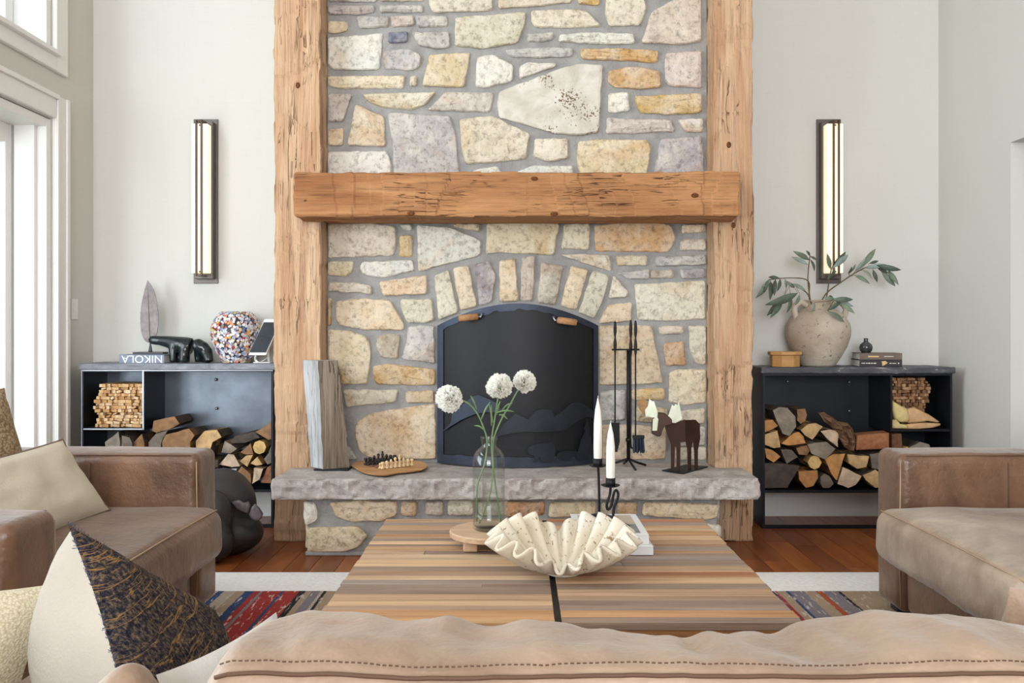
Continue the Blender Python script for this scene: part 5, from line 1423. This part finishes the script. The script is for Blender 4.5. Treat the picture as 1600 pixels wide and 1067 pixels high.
vb = lathe('bud_vase', [(0, 0), (.022, 0), (.033, .012), (.037, .030), (.033, .046), (.022, .056), (.013, .062), (.0115, .072), (.0125, .080), (.009, .083), (.006, .078), (0, .07)], 'rock_green', (PX(1353, 4.93), 4.93), RT+.0772, 28)
single(vb, 'tiny dark glazed bud vase standing on the books', 'vase')

# ------------------------------------------------------------------ wall lamps, switch
def sconce(sgn, cx, label):
    pr = []; zt, zb = PZ(187, 5.12), PZ(443, 5.12)
    pr.append(box('back_plate', cx-.072, cx+.072, YB-.012, YB, zb, zt, 'sconce_bronze', .002))
    b = cx+sgn*(-.004)
    pr.append(box('housing', b-.054, b+.054, YB-.062, YB-.012, zb+.025, zt-.025, 'sconce_bronze', .002))
    pr.append(box('diffuser', b-.047, b+.047, YB-.125, YB-.062, zb+.055, zt-.052, 'diffuser', .004))
    for dx in (-.013, .017):
        pr.append(box('rod', b+dx-.004, b+dx+.004, YB-.145, YB-.126, zb+.038, zt-.035, 'sconce_rod', .001))
    for z in (zb+.062, zt-.062):
        o = lathe('screw', [(0, .003), (.004, .002), (.005, 0), (.0001, 0)], 'sconce_rod', n=8); o.data.transform(Matrix.Translation((b+.002, YB-.126, z)) @ Matrix.Rotation(PI/2, 4, 'X')); pr.append(o)
    for z0 in (zb+.025, zt-.050): pr.append(box('rod_clip', b-.018, b+.022, YB-.14, YB-.06, z0+.012, z0+.018, 'sconce_rod'))
    thing('wall_sconce', label, 'lamp', pr)
sconce(-1, PX(322.5, 5.12), 'tall lit wall sconce above the bear sculpture'); sconce(1, PX(1294, 5.12), 'tall lit wall sconce behind the amphora branches')
sw = [box('plate', XL, XL+.006, 4.865, 4.935, PZ(499, 4.9), PZ(467, 4.9), 'white_paint', .002), box('rocker', XL+.006, XL+.010, 4.885, 4.915, PZ(494, 4.9), PZ(473, 4.9), 'white_paint', .001)]
thing('light_switch', 'white rocker light switch beside the glazed door casing', 'switch', sw)

# ------------------------------------------------------------------ floor sculpture
def floor_sculpture():
    bm = bmesh.new()
    def ell(c, r):
        q = bmesh.ops.create_uvsphere(bm, u_segments=24, v_segments=16, radius=1)
        for v in q['verts']: v.co = Vector((c[0]+v.co.x*r[0], c[1]+v.co.y*r[1], c[2]+v.co.z*r[2]))
    ell((-1.47, 4.30, .215), (.165, .15, .20)); ell((-1.45, 4.27, .10), (.19, .16, .11))
    ell((-1.45, 4.12, .22), (.085, .07, .12)); ell((-1.45, 4.08, .10), (.105, .085, .10)); ell((-1.58, 4.2, .33), (.09, .09, .09))
    o = frombm('body', bm, 'sculpture_dark', True); o = remesh(o, .012, 6)
    for v in o.data.vertices: v.co.z = max(0, v.co.z)
    S = lambda a, b, y=4.16: P(320+a/5.927, 720+b/5.927, y)
    f1 = blob('fin', [S(*p) for p in ((240, 385), (300, 372), (345, 400), (390, 385), (410, 420), (400, 490), (340, 470), (280, 440))], (0, .03, 0), 'sculpture_fin')
    f2 = blob('fin', [S(*p) for p in ((405, 500), (430, 430), (450, 408), (490, 440), (525, 500), (515, 540), (480, 555), (430, 545))], (0, .03, 0), 'sculpture_fin')
    thing('floor_sculpture', 'rounded dark stone sculpture with a fin-like piece on the floor beside the armchair', 'sculpture', [o, f1, f2])
floor_sculpture()

# ------------------------------------------------------------------ armchairs
def wr(seed, a=.004, s=6):
    return lambda p, n: p+n*(fn3(p, s, seed)*a+fn3((p[0]*3, p[1]*3, p[2]), 9, seed+3)*a*.4)
def armchair(M, label, seed, cush='chair_leather'):
    W = 1.39; A = .215; H = .64; D = .98; pr = []
    def fin(o):
        o.data.transform(M)
        return o
    for y0, y1 in ((0, A), (W-A, W)):
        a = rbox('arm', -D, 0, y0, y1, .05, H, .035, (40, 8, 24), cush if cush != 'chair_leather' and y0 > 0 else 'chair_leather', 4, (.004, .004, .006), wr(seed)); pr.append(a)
        for sx in (0,):
            yi = y1 if y0 == 0 else y0; sg = -1 if y0 else 1
            e = .003
            ed = [(-D+.05, yi-sg*.012, H-.010+e), (-.4, yi-sg*.012, H-.008+e), (-.03, yi-sg*.012, H-.010+e)]
            s1 = tube('seam', ed, .0022, 'seam_dark', 5, a)
            s2 = tube('seam', [(-.012+e, yi-sg*.012, H-.03), (-.008+e, yi-sg*.012, .3), (-.012+e, yi-sg*.012, .07)], .0022, 'stitch', 5, a)
            s3 = tube('seam', [(-.40, yi+sg*.0015, H-.03), (-.40, yi+sg*.004, .5), (-.40, yi+sg*.002, .3)], .0022, 'seam_dark', 5, a)
            for s in (s1, s2, s3): s.data.transform(M)
    pr.append(rbox('backrest', -D, -.72, A+.004, W-A-.004, .06, .74, .06, (10, 30, 20), 'chair_leather', 4, (.02, .0, .01), wr(seed+1)))
    pr.append(rbox('base', -.72, -.022, A+.004, W-A-.004, .06, .262, .02, (10, 20, 6), 'chair_leather', 2, (.004, 0, 0), wr(seed+2)))
    def cf(p, n):
        q = p+n*(fn3(p, 5, seed+4)*.006)
        if abs(n.x) > .3 and p.x > 0: q = q+n*abs(math.sin(p.y*42+fn3(p, 6, 3)*4))*.0035*max(0, min(1, (.06-p.z)*8))
        return q
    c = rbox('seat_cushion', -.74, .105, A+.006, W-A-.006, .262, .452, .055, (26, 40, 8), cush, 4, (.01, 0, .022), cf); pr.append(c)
    s4 = tube('seam', [(.082, A+.03, .440), (.088, A+.2, .446), (.090, W/2, .449), (.088, W-A-.2, .446), (.082, W-A-.03, .440)], .0026, 'stitch', 5, c, curve=6); s4.data.transform(M)
    for x in (-D+.06, -.07):
        for y in (.07, W-.07): pr.append(box('foot', x-.03, x+.03, y-.03, y+.03, .0192, .052, 'sculpture_dark', .004))
    for o in pr: o.data.transform(M)
    return thing('armchair', label, 'armchair', pr)
armchair(Matrix.Translation((-1.19, 2.03, 0)), 'distressed brown leather armchair with cream and knitted pillows', 1)
armchair(Matrix.Translation((1.41, 3.41, 0)) @ Matrix.Rotation(PI, 4, 'Z'), 'distressed brown leather armchair between the coffee table and the passage opening', 9, 'pale_lit_leather')
# pillows
def pillow(name, O, U, Vv, w_, h_, t, mats, label, n=22, pipe=None, wrk=.006, seed=0, fold=0, tb=None):
    """centre O, in-plane unit axes U and Vv; mats = (front, back)"""
    U = Vector(U).normalized(); Vv = Vector(Vv); Vv = (Vv-U*Vv.dot(U)).normalized(); Nn = U.cross(Vv); O = Vector(O); pr = []
    def pos(u, v, s):
        pin = 1-.10*(1-v*v)*0; xx = u*w_/2*(1-.07*(1-abs(v)**2.0)); yy = v*h_/2*(1-.07*(1-abs(u)**2.0))
        tt = t if s > 0 else (tb or t); th = tt/2*(max(0, 1-u**4)*max(0, 1-v**4))**.62
        p = O+U*xx+Vv*yy+Nn*s*th
        return p+Nn*s*fn3((u*2, v*2, s), 1.6, seed)*wrk*2*(1-u**4)*(1-v**4)
    for s, nm, mt in ((1, 'front_cover', mats[0]), (-1, 'back_cover', mats[1])):
        V = [pos(-1+2*i/n, -1+2*j/n, s) for i in range(n+1) for j in range(n+1)]
        Fc = [(i*(n+1)+j, (i+1)*(n+1)+j, (i+1)*(n+1)+j+1, i*(n+1)+j+1) for i in range(n) for j in range(n)]
        if s < 0: Fc = [f[::-1] for f in Fc]
        pr.append(mk(nm, V, Fc, mt, True))
    if pipe:
        loop = [pos(-1+2*i/12, -1, 1) for i in range(12)]+[pos(1, -1+2*i/12, 1) for i in range(12)]+[pos(1-2*i/12, 1, 1) for i in range(12)]+[pos(-1, 1-2*i/12, 1) for i in range(13)]
        pr.append(tube('piping', loop, .004, pipe, 6))
    return pr, pos
ps, _ = pillow('p', (-1.530, 2.66, .588), (0, 1, 0), (-.155, 0, .23), .80, .30, .11, ('cream_linen', 'cream_linen'), '', pipe='piping_brown', seed=2)
thing('lumbar_pillow', 'cream lumbar pillow with brown piping on the armchair seat', 'pillow', ps)
ps, _ = pillow('p', (-1.765, 2.665, .685), (0, 1, 0), (-.12, 0, .40), .82, .44, .13, ('knit_tan', 'knit_tan'), '', seed=4)
thing('knit_pillow', 'tan chunky knitted pillow behind the cream lumbar pillow', 'pillow', ps)

# ------------------------------------------------------------------ sofa in the foreground
def interp(tab, x):
    if x <= tab[0][0]: return tab[0][1]
    for (a, b), (c, d) in zip(tab, tab[1:]):
        if x <= c:
            t = (x-a)/(c-a); t = t*t*(3-2*t); return b+(d-b)*t
    return tab[-1][1]
YC = .95
crest = [(360, 1015), (385, 985), (420, 967), (480, 961), (640, 962), (715, 965), (760, 976), (790, 980), (822, 972), (870, 975), (920, 985), (1000, 982), (1040, 994), (1070, 1006), (1105, 988), (1170, 985), (1215, 992), (1257, 977), (1333, 964), (1383, 955), (1467, 957), (1540, 966), (1581, 977), (1650, 985), (1800, 980), (2000, 985)]
ctab = [(PX(a, YC), PZ(b, YC)) for a, b in crest]
def backcushion(name, x0, x1, htab, seamz, n, seed, deep=1.0):
    V = []; Fc = []; prof = 15
    for i in range(n+1):
        u = i/n; x = x0+(x1-x0)*u; e = min(u, 1-u)*(x1-x0); rd = min(1, e/.045); k = math.sqrt(max(0, 1-(1-rd)**2)); k = .35+.65*k
        h = interp(htab, x); sz = seamz+fn3((x, 0, 0), 6, seed)*.003
        sec = [(.845, .44), (.805, .5), (.792, .62), (.786, .70), (.790, .745), (.797, sz-.012), (.803, sz), (.815, sz+.006), (.85, (sz+h)/2+.010), (.90, h+.001), (.95, h), (1.0, h-.018), (1.035, h-.07), (1.05, .62), (1.03, .44)]
        for j, (y, z) in enumerate(sec):
            y2 = .915+(y-.915)*(.6+.4*k); y2 = .786+(y2-.786)*deep; z2 = .6+(z-.6)*k if z > .6 else z
            d = fn3((x*5, y*9, z*3), 1.6, seed)*.014+fn3((x*15+y*9, y*10, z*4), 1.5, seed+2)*.012+fn3((x*34-y*18, y*14, z*4), 1.5, seed+5)*.006
            a = 1 if 7 <= j <= 11 else .35
            if j == 6: a = .15
            if j in (5, 7): a = .22
            V.append((x, y2, z2+d*a*k))
    for i in range(n):
        for j in range(prof-1): Fc.append((i*prof+j, i*prof+j+1, (i+1)*prof+j+1, (i+1)*prof+j))
        Fc.append((i*prof+prof-1, i*prof, (i+1)*prof, (i+1)*prof+prof-1))
    Fc.append(tuple(range(prof))); Fc.append(tuple(n*prof+j for j in range(prof))[::-1])
    o = mk(name, V, Fc, 'sofa_leather', True); m = o.modifiers.new('s', 'SUBSURF'); m.levels = 1; m.render_levels = 1
    sm = tube('seam', [V[i*prof+6] for i in range(3, n-2)], .0022, 'seam_dark', 5, o)
    bm = bmesh.new()
    for off in (5, 7):
        for i in range(3, n-3):
            for t in (.1, .6):
                a = Vector(V[i*prof+off]).lerp(Vector(V[(i+1)*prof+off]), t); b = Vector(V[i*prof+off]).lerp(Vector(V[(i+1)*prof+off]), t+.3)
                up = Vector((0, -.001, .001)); tube_bm(bm, [a+up, b+up], .0008, 4)
    st = frombm('stitching', bm, 'seam_dark', False, o); st['kind'] = 'stuff'
    return o
sp_ = [backcushion('back_cushion', -.318, .98, ctab, PZ(1056, .803), 110, 3),
       backcushion('back_cushion', -1.0, -.325, [(-1, .72), (-.60, .705), (-.46, .715), (-.385, .766), (-.345, .72), (-.32, .70)], .715, 60, 8, .5)]
sp_.append(rbox('back_frame', -1.02, 1.0, .72, .785, .06, .60, .02, (20, 2, 8), 'sofa_leather', 2))
sp_.append(rbox('base', -1.02, 1.0, .79, 1.74, .06, .26, .02, (20, 10, 4), 'sofa_leather', 2))
for a, b in ((-1.0, -.01), (0, .98)): sp_.append(rbox('seat_cushion', a, b, (1.06 if a == 0 else .93), 1.78, .262, .42, .05, (16, 14, 6), 'sofa_leather', 3, (0, .01, .015), wr(5)))
for a, b in ((-1.24, -1.03), (1.01, 1.22)): sp_.append(rbox('arm', a, b, .72, 1.74, .06, .60, .035, (6, 20, 14), 'sofa_leather', 3, (.004, 0, .004), wr(6)))
for x in (-1.1, 1.1):
    for y in (.8, 1.66): sp_.append(box('foot', x-.03, x+.03, y-.03, y+.03, .0192, .062, 'sculpture_dark', .004))
thing('leather_sofa', 'tan leather sofa with plump stitched back cushions facing the fireplace', 'sofa', sp_)
# loose leather pillow leaning on the sofa back
ps, _ = pillow('p', (.775, 1.14, .60), (1, .05, -.10), (.06, -.10, .32), .36, .34, .13, ('sofa_leather', 'sofa_leather'), '', seed=6)
thing('leather_pillow', 'pale tan leather pillow leaning on the sofa back', 'pillow', ps)
# cream and dark knit pillow standing on its corner
T_, N_, F_ = Vector((-.60, 1.15, .842)), Vector((-.433, .95, .682)), Vector((-.46, 1.35, .621))
uu = (N_-T_).normalized(); vv = (F_-T_); vv = (vv-uu*vv.dot(uu)).normalized(); sz, sv = .315, .335
ps, pos = pillow('p', T_+uu*sz/2+vv*sv/2, uu, vv, sz, sv, .05, ('blue_knit', 'cream_cotton'), '', n=26, seed=9, wrk=.003, tb=.32)
bm = bmesh.new(); rr = random.Random(11)
for k in range(420):
    t = rr.uniform(-1, 1); p = pos(-1, t, 1) if rr.random() < .75 else pos(t, -1, 1); d = Vector((rr.gauss(0, 1), rr.gauss(0, 1), rr.gauss(.5, 1))).normalized()*rr.uniform(.003, .007)
    tube_bm(bm, [p-d*.3, p+d*.5, p+d+Vector((0, 0, .001))], .0004, 3)
fr = frombm('fuzzy_edge', bm, 'fringe_blue'); fr['kind'] = 'stuff'
thing('two_tone_pillow', 'pillow half cream cotton, half dark blue and tan knit, standing on a corner', 'pillow', ps+[fr])
A_ = P(378, 988, 1.16)
ps, pos = pillow('p', (-.340, 1.072, .612), (.055, .16, 0), (-.35, -.1, .9), .23, .21, .04, ('white_cotton', 'blue_knit'), '', seed=3)
thing('white_pillow', 'white cotton pillow tucked between the dark knit pillow and the sofa cushion', 'pillow', ps)
ps, pos = pillow('p', (-.83, 1.115, .60), (1, .12, 0), (-.05, .25, .35), .36, .34, .15, ('knit_cream', 'knit_cream'), '', seed=12)
thing('knit_pillow', 'cream knitted pillow lying on the sofa beside the two-tone pillow', 'pillow', ps)
